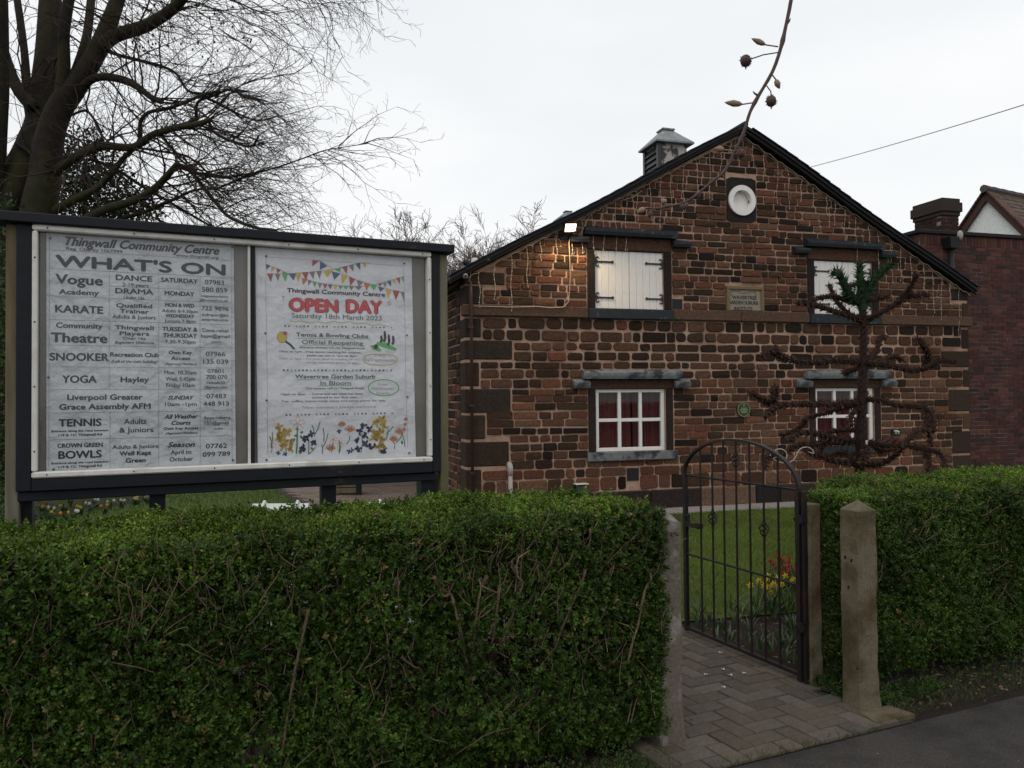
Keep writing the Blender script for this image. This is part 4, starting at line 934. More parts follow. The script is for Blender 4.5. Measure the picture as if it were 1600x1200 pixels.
obj('title_outline', ro, 'ink', p2, SFm); obj('title', rr, 'redink', p2, SFm)
def P3(x, y, dy=.0014): q = z3c(x,y); return (q[0], PY-dy, q[1])
def P4(x, y, dy=.0014): q = z4c(x,y); return (q[0], PY-dy, q[1])
def stroke(mb, pts, w_):
    # flat ribbon of print
    pts = [Vector(p) for p in pts]; V = []; n = len(pts)
    for i, p in enumerate(pts):
        d = pts[min(i+1,n-1)]-pts[max(i-1,0)]; d.y = 0; d.normalize() if d.length else None; nn = Vector((-d.z,0,d.x))*w_*(.8 if w_ > .00125 else .5); V += [p+nn, p-nn]
    mb.add(V, [(2*i,2*i+1,2*i+3,2*i+2) for i in range(n-1)])
b = MB()
for pts in ([(168,195),(165,400),(172,800),(178,1176)],[(168,195),(1180,262)],[(1180,262),(1188,600),(1196,1176)]): stroke(b, [P3(*p) for p in pts], .0012)
stroke(b, [P4(172,235),P4(178,700)], .0012); stroke(b, [P4(1172,240),P4(1186,640)], .0012)
obj('border_line', b, 'gridink', p2, SFm)
# bunting
def bunt(tris):
    by_ = {}
    for c, xa, ya, xb, yb, xc, yc in tris:
        by_.setdefault(c, MB()).add([P3(xa,ya),P3(xb,yb),P3(xc,yc)], [(0,2,1)])
    for c, m_ in by_.items(): obj('bunting', m_, 'p_'+c, p2, SFm)
cs = ['red','blue','yellow','green','grey']; tr = []
fl1 = [('blue',165,245,200,262,172,288),('yellow',206,262,238,272,208,305),('red',242,278,278,290,252,318),('orange',284,298,322,312,292,318),
('red',174,318,220,320,203,380),('grey',232,318,272,322,256,375),('green',282,315,330,318,310,378),('blue',330,318,388,316,372,370),('yellow',384,310,430,310,402,380),('red',432,308,480,306,462,372),('grey',484,306,528,302,516,360),('grey',536,300,578,296,562,358),
('red',508,220,562,222,508,265),('blue',566,225,618,262,562,292),('yellow',588,300,668,280,618,345),('blue',650,300,716,318,668,365),('yellow',720,318,772,336,726,395),('red',778,340,826,360,786,408),('grey',832,364,884,380,850,415),('orange',886,380,932,395,905,445),('green',930,398,985,400,960,442),
('green',668,285,720,270,712,305),('red',724,268,768,260,760,320),('grey',772,258,814,248,808,302),('blue',822,245,862,236,860,294),('yellow',870,236,905,240,900,276),
('orange',430,350,474,360,440,402),('grey',474,364,506,372,480,405),('green',508,374,544,380,524,418),('grey',546,384,580,390,562,425),('red',584,392,618,398,600,430),('blue',622,398,656,400,640,432),('yellow',660,402,694,404,680,436),('grey',698,404,730,408,714,434),('green',734,408,772,410,756,438),('grey',774,410,816,412,796,440),('grey',818,412,876,410,850,440),
('red',988,392,1020,388,1008,415),('grey',1024,386,1054,380,1046,420),('blue',1056,376,1088,368,1086,414),('yellow',1092,364,1120,358,1116,396),('red',1122,352,1154,344,1152,396),('green',1158,342,1180,338,1180,385),
('blue',992,415,1040,425,1006,452),('yellow',1046,428,1092,438,1062,500),('red',1098,440,1150,448,1122,515),('grey',1155,450,1186,456,1182,518)]
bunt(fl1)
b = MB()
for pts in ([(165,245),(300,305),(430,350),(560,386),(700,405),(880,410),(1000,390),(1180,338)],[(174,318),(380,315),(580,296),(700,278),(860,236),(940,240)],[(560,222),(700,300),(830,362),(990,412),(1186,456)]): stroke(b, [P3(*p) for p in pts], .0012)
obj('bunting_string', b, 'greyink', p2, SFm)
# dotted rules, wavy underlines, ovals
b, b2 = MB(), MB()
for fn_, y0_, xs in ((P3,703,(308,1090)),(P3,1026,(298,1090)),(P4,408,(312,1075))):
    n = 29
    for i in range(n):
        if i % 5 == 2: continue
        x = xs[0]+(xs[1]-xs[0])*i/(n-1); yy = y0_+(12*(i/n) if fn_ is P3 and y0_ < 900 else -14*(i/n) if fn_ is P4 else 2); q = fn_(x,yy); (b if i % 5 in (0,1) else b2).disc(q[0],q[2],PY-.0014,.0052,8)
for i in range(29):
    q = P4(293+i*27.5, 86+i*.1); (b if i % 5 in (0,1) else b2).disc(q[0],q[2],PY-.0014,.0052,8)
obj('dots', b, 'greyink', p2, SFm); obj('pale_dots', b2, 'paleink', p2, SFm)
b = MB()
for (xa,ya,xb,yb) in ((395,792,935,798),(427,843,895,845),(395,1096,970,1094),(545,1142,805,1140)): stroke(b, [P3(xa+(xb-xa)*i/40, ya+(yb-ya)*i/40+3*sin(i*1.3)) for i in range(41)], .0014)
c = z4c(1013,211); stroke(b, [(c[0]+.083*cos(a),PY-.0014,c[1]+.043*sin(a)) for a in np.linspace(0,2*pi+.1,40)], .0028)
obj('green_marks', b, 'p_green', p2, SFm)
b = MB(); stroke(b, [P3(342+(1080-342)*i/40, 662+34*i/40+5*sin(i*1.0)+6*sin(i*.2)) for i in range(41)], .0018)
c = z3c(1008,950); stroke(b, [(c[0]+.093*cos(a),PY-.0014,c[1]+.031*sin(a)+.002*sin(3*a)) for a in np.linspace(0,2*pi+.1,40)], .0022); obj('yellow_marks', b, 'p_gold', p2, SFm)
# racket and bowls clip art
b = MB(); c = P3(285,785); b.disc(c[0],c[2],PY-.0014,.024,20,rz=.028); obj('racket_print', b, 'p_yellow', p2, SFm)
b = MB(); stroke(b, [P3(310,815),P3(345,840),P3(376,873)], .0065); stroke(b, [(c[0]+.024*cos(a),PY-.0018,c[2]+.028*sin(a)) for a in np.linspace(0,2*pi,24)], .0012)
for cx_, cy_, h_ in ((1015,805,45),(1040,790,75),(1070,815,75),(1102,815,60)):
    stroke(b, [P3(cx_,cy_-h_*.5,.002),P3(cx_+3,cy_,.002),P3(cx_-6,cy_+h_*.42,.002)], .0085); stroke(b, [P3(cx_-8,cy_-h_*.2,.002),P3(cx_+9,cy_+h_*.1,.002)], .0028); q = P3(cx_,cy_-h_*.58,.002); b.disc(q[0],q[2],PY-.002,.0055,10)
q = P3(975,855,.002); b.disc(q[0],q[2],PY-.002,.013,12); obj('player_print', b, 'ink', p2, SFm)
b = MB(); b.add([P3(985,820),P3(1060,830),P3(1130,870),P3(1120,885),P3(1030,860),P3(975,838)], [(0,5,4,3,2,1)]); b.add([P3(932,845),P3(975,842),P3(1018,880),P3(1000,890),P3(950,875)], [(0,4,3,2,1)]); obj('green_print', b, 'p_green', p2, SFm)
q = P3(308,757); b = MB(); b.disc(q[0],q[2],PY-.002,.0105,12); obj('ball_print', b, 'p_red', p2, SFm)
# flowers
def petals(mb, cx, cy, r, n, w_, rot=0, arc=2*pi, outline=False, dy=.0016):
    for i in range(n):
        a = rot+arc*i/max(1,n if arc > 6 else n-1); px_, py_ = cx+cos(a)*r*.55, cy-sin(a)*r*.55
        pts = []
        for k in range(10):
            u = 2*pi*k/10; lx, ly = cos(u)*r*.5, sin(u)*w_; pts.append((px_+lx*cos(a)-ly*sin(a), py_-(lx*sin(a)+ly*cos(a))))
        if outline: stroke(mb, [P4(*p, dy) for p in pts+[pts[0]]], .0011)
        else: mb.add([P4(*p, dy) for p in pts], [tuple(range(9,-1,-1))])
fm = {k: MB() for k in ('red','gold','navy','leafg','orange','pink','blue','yellow')}
fr_ = random.Random(3)
for cx, cy, r, n in ((392,470,52,5),(648,585,34,5),(703,608,36,5),(210,610,42,5)): petals(fm['orange' if cx != 210 else 'pink'], cx, cy, r, n, r*.26, .3, outline=True); stroke(fm['leafg'], [P4(cx,cy+20),P4(cx-5,cy+60),P4(cx-12,680)], .002)
for cx, cy, r in ((712,482,30),(770,520,42),(630,655,38),(1128,535,36),(1085,590,34)):
    for i in range(9): a = .2+i*(pi-.4)/8; stroke(fm['red' if i % 2 else 'orange'], [P4(cx,cy+8),P4(cx+cos(a)*r,cy-sin(a)*r)], .0022)
    petals(fm['gold'], cx, cy+6, 14, 3, 6, 1.2, 2)
def spray(col, pts, r):
    for x, y in pts:
        for i in range(3): petals(fm[col], x, y, r*1.2*fr_.uniform(.8,1.2), 2, r*.36, fr_.uniform(0,6), 1.4)
spray('gold', [(258,495),(285,540),(320,530),(262,575),(300,600),(335,600),(290,640),(350,650),(240,560)], 26)
spray('gold', [(1000,440),(962,465),(1005,490),(985,530),(940,580),(1000,590),(960,560),(1015,620),(955,520),(985,640)], 26)
spray('navy', [(490,545),(450,580),(505,610),(440,640),(420,660),(470,570)], 22)
spray('navy', [(870,490),(915,510),(835,530),(885,555),(830,595),(880,615),(905,640),(830,650),(950,640),(1008,660)], 22)
spray('blue', [(255,680),(300,690),(760,670),(780,660),(690,525)], 15); spray('pink', [(1172,440),(1165,475),(1165,510),(1150,545)], 13)
for x0, y0, x1, y1 in ((290,500,310,690),(390,510,385,690),(465,560,470,690),(520,640,470,690),(495,480,510,540),(555,455,510,560),(575,500,580,600),(612,540,575,640),(565,620,570,690),(690,590,690,685),(770,560,745,620),(855,540,850,680),(985,500,975,670),(1045,490,1030,590),(1080,490,1030,545),(1085,600,1090,650),(1150,560,1165,640),(1140,560,1100,610),(190,560,205,650),(210,530,200,640),(975,650,990,680)):
    stroke(fm['leafg'], [P4(x0,y0),P4((x0+x1)/2+6,(y0+y1)/2),P4(x1,y1)], .0028)
for cx, cy in ((365,560),(410,540),(360,600),(420,580),(505,660),(405,690),(400,520),(1150,620)): petals(fm['leafg'], cx, cy, 26, 1, 8, fr_.uniform(0,3))
for k, v in fm.items():
    if v.v: obj('flower_print', v, 'p_'+k, p2, SFm)
b = MB()
for q in (z3c(168,190),z3c(1183,245),z3c(162,757),z3c(1203,771),z4c(168,303),z4c(1184,277),z4c(168,732),z4c(1196,682)): b.blob((q[0],PY-.004,q[1]),.0055,.005,.0055,6,4)
obj('drawing_pin', b, 'p_navy', p2, SFm)

def smooth_line(P, n=4):
    P = [Vector(p) for p in P]; o = []
    for i in range(len(P)-1):
        p0 = P[max(i-1,0)]; p1 = P[i]; p2 = P[i+1]; p3 = P[min(i+2,len(P)-1)]
        for k in range(n):
            t = k/n; o.append(.5*((2*p1)+(-p0+p2)*t+(2*p0-5*p1+4*p2-p3)*t*t+(-p0+3*p1-3*p2+p3)*t*t*t))
    o.append(P[-1]); return o
# ================================================================== HEDGES
def sprigs(C, D, leafL, tintf, nl=8, spread=1.0, rng=nrg):
    """C base points, D growth directions -> leaves in opposite pairs up a short shoot"""
    n = len(C); D = norm(D); up = np.tile([[.13,.21,.97]], (n,1)); X = norm(np.cross(D, up)); Y = np.cross(X, D)
    Ls = leafL*rng.uniform(.8,1.25,n); Vs, Fs, Ts = [], [], []; off = 0
    phi0 = rng.uniform(0, pi, n)
    base = tintf(n); patch = (1+.28*np.sin(C[:,0]*4.1+C[:,2]*5+C[:,1]*2)*np.sin(C[:,2]*7.3-C[:,0]*2.9)+.18*np.sin(C[:,0]*17+C[:,2]*13))[:,None]; patch = patch*np.array([[1.0,1.0,.9]])
    for k in range(nl):
        pair = k//2; phi = phi0+pair*pi/2+(k % 2)*pi; f_ = pair/(nl/2)
        rad_ = X*np.cos(phi)[:,None]+Y*np.sin(phi)[:,None]
        ax = norm(rad_*(1.05-.35*f_)*spread+D*(.45+.55*f_)+rng.normal(0,.18,(n,3)))
        c = C+D*(Ls*(.2+f_*2.1))[:,None]
        nn = norm(D-ax*(D*ax).sum(1)[:,None]+rng.normal(0,.15,(n,3)))
        L = Ls*rng.uniform(.75,1.15,n)*(1.05-.25*f_); W = L*rng.uniform(.5,.66,n)
        t = base*patch*rng.uniform(.7,1.3,(n,1))*(1+.35*f_)
        V, F, T = leaves(c, ax, nn, L, W, t); Vs.append(V); Fs.append(F+off); Ts.append(T); off += len(V)
    return np.concatenate(Vs), np.concatenate(Fs), np.concatenate(Ts)
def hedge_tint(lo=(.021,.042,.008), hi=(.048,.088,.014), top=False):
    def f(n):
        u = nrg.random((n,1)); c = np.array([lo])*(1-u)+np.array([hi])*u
        if top: c = c*np.array([[2.1,1.8,1.3]])  # top leaves brightened and yellowed, skylight put into their tint
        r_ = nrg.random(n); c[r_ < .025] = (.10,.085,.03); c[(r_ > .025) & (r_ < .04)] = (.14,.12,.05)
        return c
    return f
def tri_sprigs(t0,t1,z0,z1,N,surf,dens=None):
    t = nrg.uniform(t0,t1,N); z = nrg.uniform(z0,z1,N)
    if dens is not None: k = nrg.random(N) < dens(t,z); t, z = t[k], z[k]
    return t, z
def lump(a, b_, s): return .032*np.sin(a*5.3+s)*np.sin(b_*6.1+s*2)+.014*np.sin(a*13.1+s*3)*np.cos(b_*11.7+s)+.008*np.sin(a*27+b_*23+s)
R3 = np.array(SFm)[:3,:3]
def toW(t, n, z): return np.stack([t,n,z],1) @ R3.T
def hedge(name, label, t0, t1, n0, n1, H, ends, nfront, ntop, thin=None, seed=1.0, leafL=.0185, cut=None):
    o = thing(name, label, 'hedge', ((t0+t1)/2,(n0+n1)/2,0), frame=SFm); Vs, Fs, Ts = [], [], []; off = 0
    def put(t, n, z, D, L, tf, nl=8):
        nonlocal off
        if cut is not None: k_ = cut(t,n); t,n,z,D = t[k_],n[k_],z[k_],D[k_]
        V, F, T = sprigs(toW(t,n,z), D @ R3.T, L, tf, nl); Vs.append(V); Fs.append(F+off); Ts.append(T); off += len(V)
    # front
    t, z = tri_sprigs(t0,t1,.05,H,nfront,None,thin); N = len(t)
    dep = np.abs(nrg.normal(0,.055,N)); n = n0+lump(t,z,seed)+dep+.10*np.clip((.25-z)/.25,0,1)+.05*np.clip((z-(H-.08))/.08,0,1)
    D = np.stack([nrg.normal(0,.5,N), -.55+nrg.normal(0,.35,N), .55+nrg.normal(0,.4,N)],1); put(t,n,z,D,leafL,hedge_tint())
    # top
    N = ntop; t = nrg.uniform(t0,t1,N); n = nrg.uniform(n0+.02,n1,N); z = H+lump(t,n,seed+3)-np.abs(nrg.normal(0,.03,N))-.05*np.clip((n0+.1-n)/.1,0,1)
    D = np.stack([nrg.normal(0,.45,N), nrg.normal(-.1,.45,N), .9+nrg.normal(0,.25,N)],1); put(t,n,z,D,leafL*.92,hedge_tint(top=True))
    # shoots that stand proud of the clipped top
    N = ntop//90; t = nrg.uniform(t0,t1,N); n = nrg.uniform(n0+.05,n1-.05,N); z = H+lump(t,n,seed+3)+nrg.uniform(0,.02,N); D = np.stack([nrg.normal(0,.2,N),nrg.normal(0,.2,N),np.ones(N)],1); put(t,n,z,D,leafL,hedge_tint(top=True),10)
    for (te, sgn) in ends:
        N = nfront//7; n = nrg.uniform(n0,n1,N); z = nrg.uniform(.05,H,N); t = te-sgn*(np.abs(nrg.normal(0,.05,N)))+lump(n,z,seed+5); D = np.stack([sgn*.8+nrg.normal(0,.4,N), nrg.normal(0,.4,N), .5+nrg.normal(0,.4,N)],1); put(t,n,z,D,leafL,hedge_tint())
    # inner and back growth, larger leaves, the inner ones darker
    N = nfront//4; t = nrg.uniform(t0,t1,N); z = nrg.uniform(.1,H-.06,N); 
    if thin is not None: k = nrg.random(N) < thin(t,z); t, z = t[k], z[k]; N = len(t)
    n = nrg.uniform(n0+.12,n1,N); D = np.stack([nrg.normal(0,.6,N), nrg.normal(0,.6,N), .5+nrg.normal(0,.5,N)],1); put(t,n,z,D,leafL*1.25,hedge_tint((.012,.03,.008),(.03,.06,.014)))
    N = nfront//4; t = nrg.uniform(t0,t1,N); z = nrg.uniform(.1,H,N); n = n1-np.abs(nrg.normal(0,.05,N)); D = np.stack([nrg.normal(0,.5,N), .8+nrg.normal(0,.3,N), .5+nrg.normal(0,.4,N)],1); put(t,n,z,D,leafL*1.3,hedge_tint())
    npobj('foliage', np.concatenate(Vs), np.concatenate(Fs), np.concatenate(Ts), 'leaf', o)
    # fine twigs
    tw_ = MB(); R_ = random.Random(int(seed*10))
    for i in range(int((t1-t0)*(340 if cut is None else 150))):
        t = R_.uniform(t0,t1); z = R_.uniform(.15,H-.05) if i % 3 else R_.uniform(H-.32,H-.1); n = n0+R_.uniform(-.02,.07)
        if cut is not None and t < t0+.05: t += .1
        p = Vector((t,n,z)); P = [p]; d = Vector((R_.gauss(0,.6),R_.gauss(-.1,.4),R_.uniform(.4,1.2))).normalized()
        for k in range(3): d = (d+Vector((R_.gauss(0,.25),R_.gauss(0,.2),R_.gauss(.1,.2)))).normalized(); p = p+d*R_.uniform(.02,.06); P.append(p)
        tw_.tube(P, [.0022,.0019,.0016,.0011], 3)
    obj('twigs', tw_, 'twigbark', o, SFm, kind='stuff')
    ns = int((t1-t0)*7)
    for i in range(ns):
        t = t0+(t1-t0)*(i+.5)/ns+R_.uniform(-.05,.05); n = R_.uniform(n0+.12,n1-.15); P = []; r0 = R_.uniform(.007,.014); x = t; y = n; dx = R_.gauss(0,.09); dy = R_.gauss(-.02,.06)
        for k in range(7): P.append((x,y,k*H*.15)); x += dx*.15+R_.gauss(0,.012); y += dy*.15+R_.gauss(0,.01)
        b = MB(); b.tube(P, [r0*(1-.09*k) for k in range(7)], 5)
        for f_ in range(3):
            k = R_.randint(2,5); q = Vector(P[k]); b.tube([q, q+Vector((R_.gauss(0,.06),R_.gauss(-.03,.04),.09)), q+Vector((R_.gauss(0,.12),R_.gauss(-.06,.06),.22))], [r0*.55,r0*.45,r0*.3], 4)
        obj('stem', b, 'twigbark', o, SFm)
    return o
def thinL(t, z):
    d = np.ones_like(t)
    g = np.exp(-((t-1.35)/.42)**2)*np.exp(-((z-.50)/.26)**2); g2 = np.exp(-((t-.35)/.09)**2)*np.exp(-((z-.35)/.35)**2); g3 = np.exp(-((t-1.2)/.5)**2)*np.exp(-((z-.92)/.09)**2)
    d = 1-.78*g-.65*g2-.45*g3
    return d*(.72+.28*(np.sin(t*9+z*7)*np.sin(z*11-t*4)))
hl_ = hedge('clipped_hedge', 'long clipped privet hedge in front of the notice board, left of the gate', -1.6, 2.12, 3.04, 3.84, 1.085, [(2.12,1)], 40000, 19000, thinL, 1.0)
hr_ = hedge('clipped_hedge', 'clipped privet hedge to the right of the iron gate and concrete posts', 3.42, 6.6, 3.12, 3.95, 1.035, [(3.43,-1)], 26000, 15000, lambda t,z: np.clip(.9+.1*np.sin(t*8),0,1), 2.3, cut=lambda t,n: t > 3.44+np.maximum(0,n-3.50)*1.35)
def zb8(x, y): return (560+x/2.728, 760+y/2.728)
def zb7(x, y): return (x/2.727, 760+y/2.727)
stubs = [([zb8(60,408),zb8(72,470),zb8(100,560),zb8(125,640),zb8(140,740),zb8(155,870)],5),([zb8(322,385),zb8(345,430),zb8(365,470),zb8(400,462),zb8(412,500),zb8(440,600),zb8(480,800)],5.5),
 ([zb8(548,380),zb8(520,470),zb8(508,560),zb8(500,700),zb8(498,900)],5.5),([zb8(672,340),zb8(680,385),zb8(705,415),zb8(680,500),zb8(660,590),zb8(625,680)],6),([zb8(965,350),zb8(945,440),zb8(920,500),zb8(885,600),zb8(850,715)],5),
 ([zb8(1242,360),zb8(1250,395),zb8(1228,450),zb8(1215,540),zb8(1195,640),zb8(1168,765)],6.5),([zb8(185,728),zb8(235,770),zb8(278,795),zb8(290,910)],3.5),([zb8(1075,345),zb8(1072,430),zb8(1068,480)],3.5),([zb8(1055,510),zb8(1045,560),zb8(1030,605)],3.5),
 ([zb8(170,400),zb8(172,500),zb8(190,570),zb8(200,640)],3.5),([zb8(600,420),zb8(590,560),zb8(575,690)],5),([zb7(1312,520),zb7(1305,570),zb7(1285,660),zb7(1262,780),zb7(1240,930),zb7(1215,1090),zb7(1200,1180)],6),([zb7(195,570),zb7(165,640),zb7(195,700),zb7(180,770)],3),([zb8(985,180),zb8(988,260),zb8(975,330)],3.5)]
for P, wpx in stubs:
    n_ = 3.025; pts = []
    for px_, py_ in P: q = sp(px_,py_,n_); pts.append((q[0],n_+rnd.uniform(-.008,.008),q[1]))
    pts = smooth_line(pts, 3); pts = [p+Vector((rnd.uniform(-.002,.002), .045*(i/len(pts))**1.5+rnd.uniform(-.003,.003), 0)) for i, p in enumerate(pts)]
    r0 = wpx/2/1250*2.5; rs = [r0*(.75+.4*rnd.random()) for _ in pts]; rs[0] *= 1.45; rs[1] *= 1.3
    b = MB(); b.tube(pts, rs, 7)
    for k in range(3):
        q = pts[rnd.randint(1, max(2, len(pts)-3))]; e1 = q+Vector((rnd.gauss(0,.03), rnd.uniform(-.02,.02), rnd.uniform(.03,.06))); b.tube([q, e1, e1+Vector((rnd.gauss(0,.03),.01,rnd.uniform(.02,.07)))], [r0*.5,r0*.4,r0*.2], 4); obj('pruned_stem', b, 'stubbark', hl_, SFm, smooth=True)

# ================================================================== CONCRETE POSTS
def cpost(label, t0, n0, s, H, m_, cap=True, chip=0, broken=False):
    o = thing('concrete_post', label, 'post', (t0+s/2,n0+s/2,0), frame=SFm, group='concrete gate posts')
    b = MB(); n = 14; R_ = random.Random(int(t0*100)); V = []; c = .012
    for k in range(n+1):
        z = (H-.05)*k/n; e = .010*noise.noise(Vector((t0*9,k*.7,0)))
        fl = .02*max(0,1-k/1.5)
        for x,y in ((t0+c,n0),(t0+s-c,n0),(t0+s,n0+c),(t0+s,n0+s-c),(t0+s-c,n0+s),(t0+c,n0+s),(t0,n0+s-c),(t0,n0+c)):
            j = .0035; V.append((x+R_.uniform(-j,j)+(fl if x > t0+s/2 else 0)*1.0+(e if x > t0+s/2 else 0), y+R_.uniform(-j,j), z))
    F = []
    for k in range(n):
        for i in range(8): a = k*8+i; b2 = k*8+(i+1) % 8; F.append((a,b2,b2+8,a+8))
    base = n*8
    if cap:
        V.append((t0+s/2,n0+s/2,H)); F += [(base+i, base+(i+1)%8, len(V)-1) for i in range(8)]
    else: F.append(tuple(base+i for i in range(8)))
    if broken: V = [(x,y,z-(.05*max(0,(x-t0)/s-.3) if z > H-.12 else 0)) for x,y,z in V]
    b.add(V, F); obj('shaft', b, m_, o, SFm); return o
cpost('weathered concrete post half buried in the end of the left hedge', 2.115, 3.07, .13, 1.10, 'concrete_grey', broken=True)
o = cpost('square concrete post with pyramid top standing at the path edge right of the gate', 3.262, 2.98, .13, 1.065, 'concrete')
b = MB(); 
for zz, nn in ((.76,3.03),(.77,3.07),(.62,3.05),(.22,3.0)): b.blob((3.262,nn,zz),.003,.008,.010,6,4)
obj('bolt_hole_shade', b, 'dark', o, SFm)  # black blobs on the face, the shade of holes put in as colour
cpost('flat topped concrete post that carries the gate hinges, half in the hedge', 3.308, 3.365, .095, 1.05, 'concrete', cap=False)

# ================================================================== IRON GATE
GT = 3.285; gn0, gn1 = 3.40, 4.45
gate = thing('iron_gate', 'open black wrought iron garden gate with arched top and basket twists', 'gate', (GT,gn0,0), frame=SFm)
def gz_at(px, py, t=GT):     # point on the gate plane (t constant)
    d = ray(px,py); v = SFm.inverted() @ Vector((d[0],d[1],0)); k = t/v.x; return v.y*k, d[2]*k+EYE
zf = gz_at(1077,742)[1]; zh = gz_at(1246,764)[1]; za_ = gz_at(1139,692)
gz0 = .055
def gb(name, pts, r, sides=6, m_='gate_iron', par=gate): b = MB(); b.tube([(GT,n,z) for n,z in pts], r*1.12, sides); return obj(name, b, m_, par, SFm, smooth=sides > 6)
def gbar(name, n0_, n1_, z0_, z1_, th=.0125, par=gate):
    b = MB(); b.box(GT-th,GT+th,n0_,n1_,z0_,z1_); return obj(name, b, 'gate_iron', par, SFm)
gbar('stile', gn1-.014, gn1+.014, gz0-.02, zf); gbar('stile', gn0+.002, gn0+.032, gz0-.03, zh)
span = gn1-(gn0+.017); cn = (gn1+gn0+.017)/2; rise = .245
zr = lambda n: zh+(zf-zh)*(n-gn0)/(gn1-gn0)
def arch(n): u = max(-1,min(1,(n-cn)/(span/2))); return zr(n)+rise*math.sqrt(max(0,1-u*u))
b = MB(); P = []
for k in range(33): a = pi*k/32; n = cn+span/2*cos(a); P.append((n, zr(n)+rise*sin(a)))
V = []
for (n,z) in P: 
    d = Vector((n-cn, (z-zr(n))*1.8)); d.normalize() if d.length else None
    for s_, r_ in ((-1,0),(1,0),(1,1),(-1,1)): V.append((GT+s_*.014, n+d.x*.018*r_, z+d.y*.013*r_))
b.add(V, [(k*4+i,k*4+(i+1)%4,(k+1)*4+(i+1)%4,(k+1)*4+i) for k in range(32) for i in range(4)]); obj('arch', b, 'gate_iron', gate, SFm)
b = MB(); b.tube([(GT,gn0+.03,zr(gn0)-.004),(GT,gn1-.014,zr(gn1)-.004)], .008, 6); obj('rail', b, 'gate_iron', gate, SFm)
zm0 = gz_at(1079,866)[1]; zm1 = gz_at(1243,914)[1]; zm = (zm0+zm1)/2
b = MB(); b.tube([(GT,gn0+.03,zm),(GT,gn1-.014,zm)], .008, 6); obj('rail', b, 'gate_iron', gate, SFm)
gbar('bottom_rail', gn0+.03, gn1-.014, gz0-.008, gz0+.012, .012)
nbars = [gz_at(1040+x_/4.444,660+y_/4.444)[0] for x_,y_ in ((242,372),(324,383),(403,393),(490,403),(583,415),(680,428),(780,440))]
bask = {1: gz_at(1040+335/4.444,660+665/4.444)[1], 3: gz_at(1040+487/4.444,660+262/4.444)[1], 5: gz_at(1040+695/4.444,660+745/4.444)[1]}
for i, n in enumerate(nbars):
    br = gb('bar', [(n,gz0+.01),(n,arch(n))], .0065)
    if i in bask:
        zc = bask[i]; b = MB()
        for k in range(4):
            P = []
            for j in range(13): f_ = j/12; a = k*pi/2+f_*pi*1.3; rr_ = 0.0035+.025*sin(pi*f_)**.8; P.append((GT+rr_*cos(a), n+rr_*sin(a), zc-.042+.084*f_))
            b.tube(P, .0042, 4)
        b.tube([(GT,n,zc-.062),(GT,n,zc-.04)], .009, 6); b.tube([(GT,n,zc+.04),(GT,n,zc+.06)], .009, 6)
        obj('basket_twist', b, 'gate_iron', br, SFm)
zl = gz_at(1085,820)[1]; b = MB(); b.box(GT-.02,GT+.02,gn1-.16,gn1-.012,zl-.018,zl+.012); b.box(GT-.03,GT-.02,gn1-.19,gn1-.14,zl-.005,zl+.022); b.box(GT-.015,GT-.005,gn1-.055,gn1-.04,zl+.013,zl+.06); b.box(GT-.015,GT-.005,gn1-.055,gn1-.015,zl+.05,zl+.062); obj('latch', b, 'gate_iron', gate, SFm)
hpost = thing('iron_hanging_post', 'narrow dark iron upright that the gate hangs on beside the concrete post', 'gate post', (GT+.02,gn0-.04,0), frame=SFm)
b = MB(); b.box(GT-.004,GT+.018,gn0-.030,gn0-.008,0,zh-.01); obj('upright', b, 'gate_iron', hpost, SFm)
for zz in (zh-.17,.32): b = MB(); b.tube([(GT-.01,gn0-.01,zz-.02),(GT-.01,gn0-.01,zz+.03)], .013, 8); b.box(GT-.026,GT-.006,gn0-.032,gn0+.03,zz-.008,zz+.014); obj('hinge', b, 'gate_iron', hpost, SFm)

# ================================================================== MONKEY PUZZLE TREE
MY = 7.2
mk = thing('monkey_puzzle_tree', 'dying brown monkey puzzle tree with three green top shoots behind the right hedge', 'tree', at(1347,1050,MY)*1.0)
mk.location.z = 0
def mz(x, y, dy=0): return at(1150+x/3.1575, 380+y/3.1575, MY+dy)
def scaly(mb, pts, r, green=False, L=.035, dens=1.0):
    pts = [Vector(p) for p in pts]
    tb = (.012,.03,.010) if green else (.022,.012,.010)
    n = len(pts); rr = [r*(1-.35*i/(n-1))*rnd.uniform(.85,1.15) for i in range(n)]; mb.tube(pts, rr, 6, tb)
    for i in range(n-1):
        a, b_ = pts[i], pts[i+1]; d = b_-a; ln = d.length; m_ = max(2, int(ln/.0105*dens)); dn = d.normalized(); u = dn.orthogonal().normalized(); v = dn.cross(u)
        for k in range(m_):
            for q in range(3):
                f_ = (k+rnd.random())/m_; ph = (k*2.4+q*2.09)+rnd.uniform(-.3,.3); rd = u*cos(ph)+v*sin(ph); c = a+d*f_+rd*rr[i]*.7
                ax = ((rd*rnd.uniform(.7,1.1)+dn*rnd.uniform(.35,.8)) if green else (rd*rnd.uniform(.6,.95)+dn*rnd.uniform(.4,.8))).normalized(); sd = dn.cross(rd)*.0065*rnd.uniform(.8,1.2); tip = c+ax*L*rnd.uniform(.7,1.15)
                g = rnd.uniform(.6,1.4)
                if green: col = (.022*g,.050*g,.018*g)
                else: col = rnd.choice([(.060*g,.025*g,.017*g),(.085*g,.036*g,.022*g),(.035*g,.017*g,.013*g),(.13*g,.085*g,.05*g) if rnd.random() < .25 else (.06*g,.027*g,.018*g)])
                mb.add([c-sd, c+sd, tip, c+dn*.012+rd*.003], [(0,1,2),(0,2,3),(1,3,2)], col)
tr_ = MB(); scaly(tr_, [at(1346,1095,MY),mz(610,1140),mz(615,960),mz(622,770),mz(628,580),mz(630,400),mz(625,330)], .046, L=.046, dens=1.2); obj('trunk', tr_, 'monkey', mk)
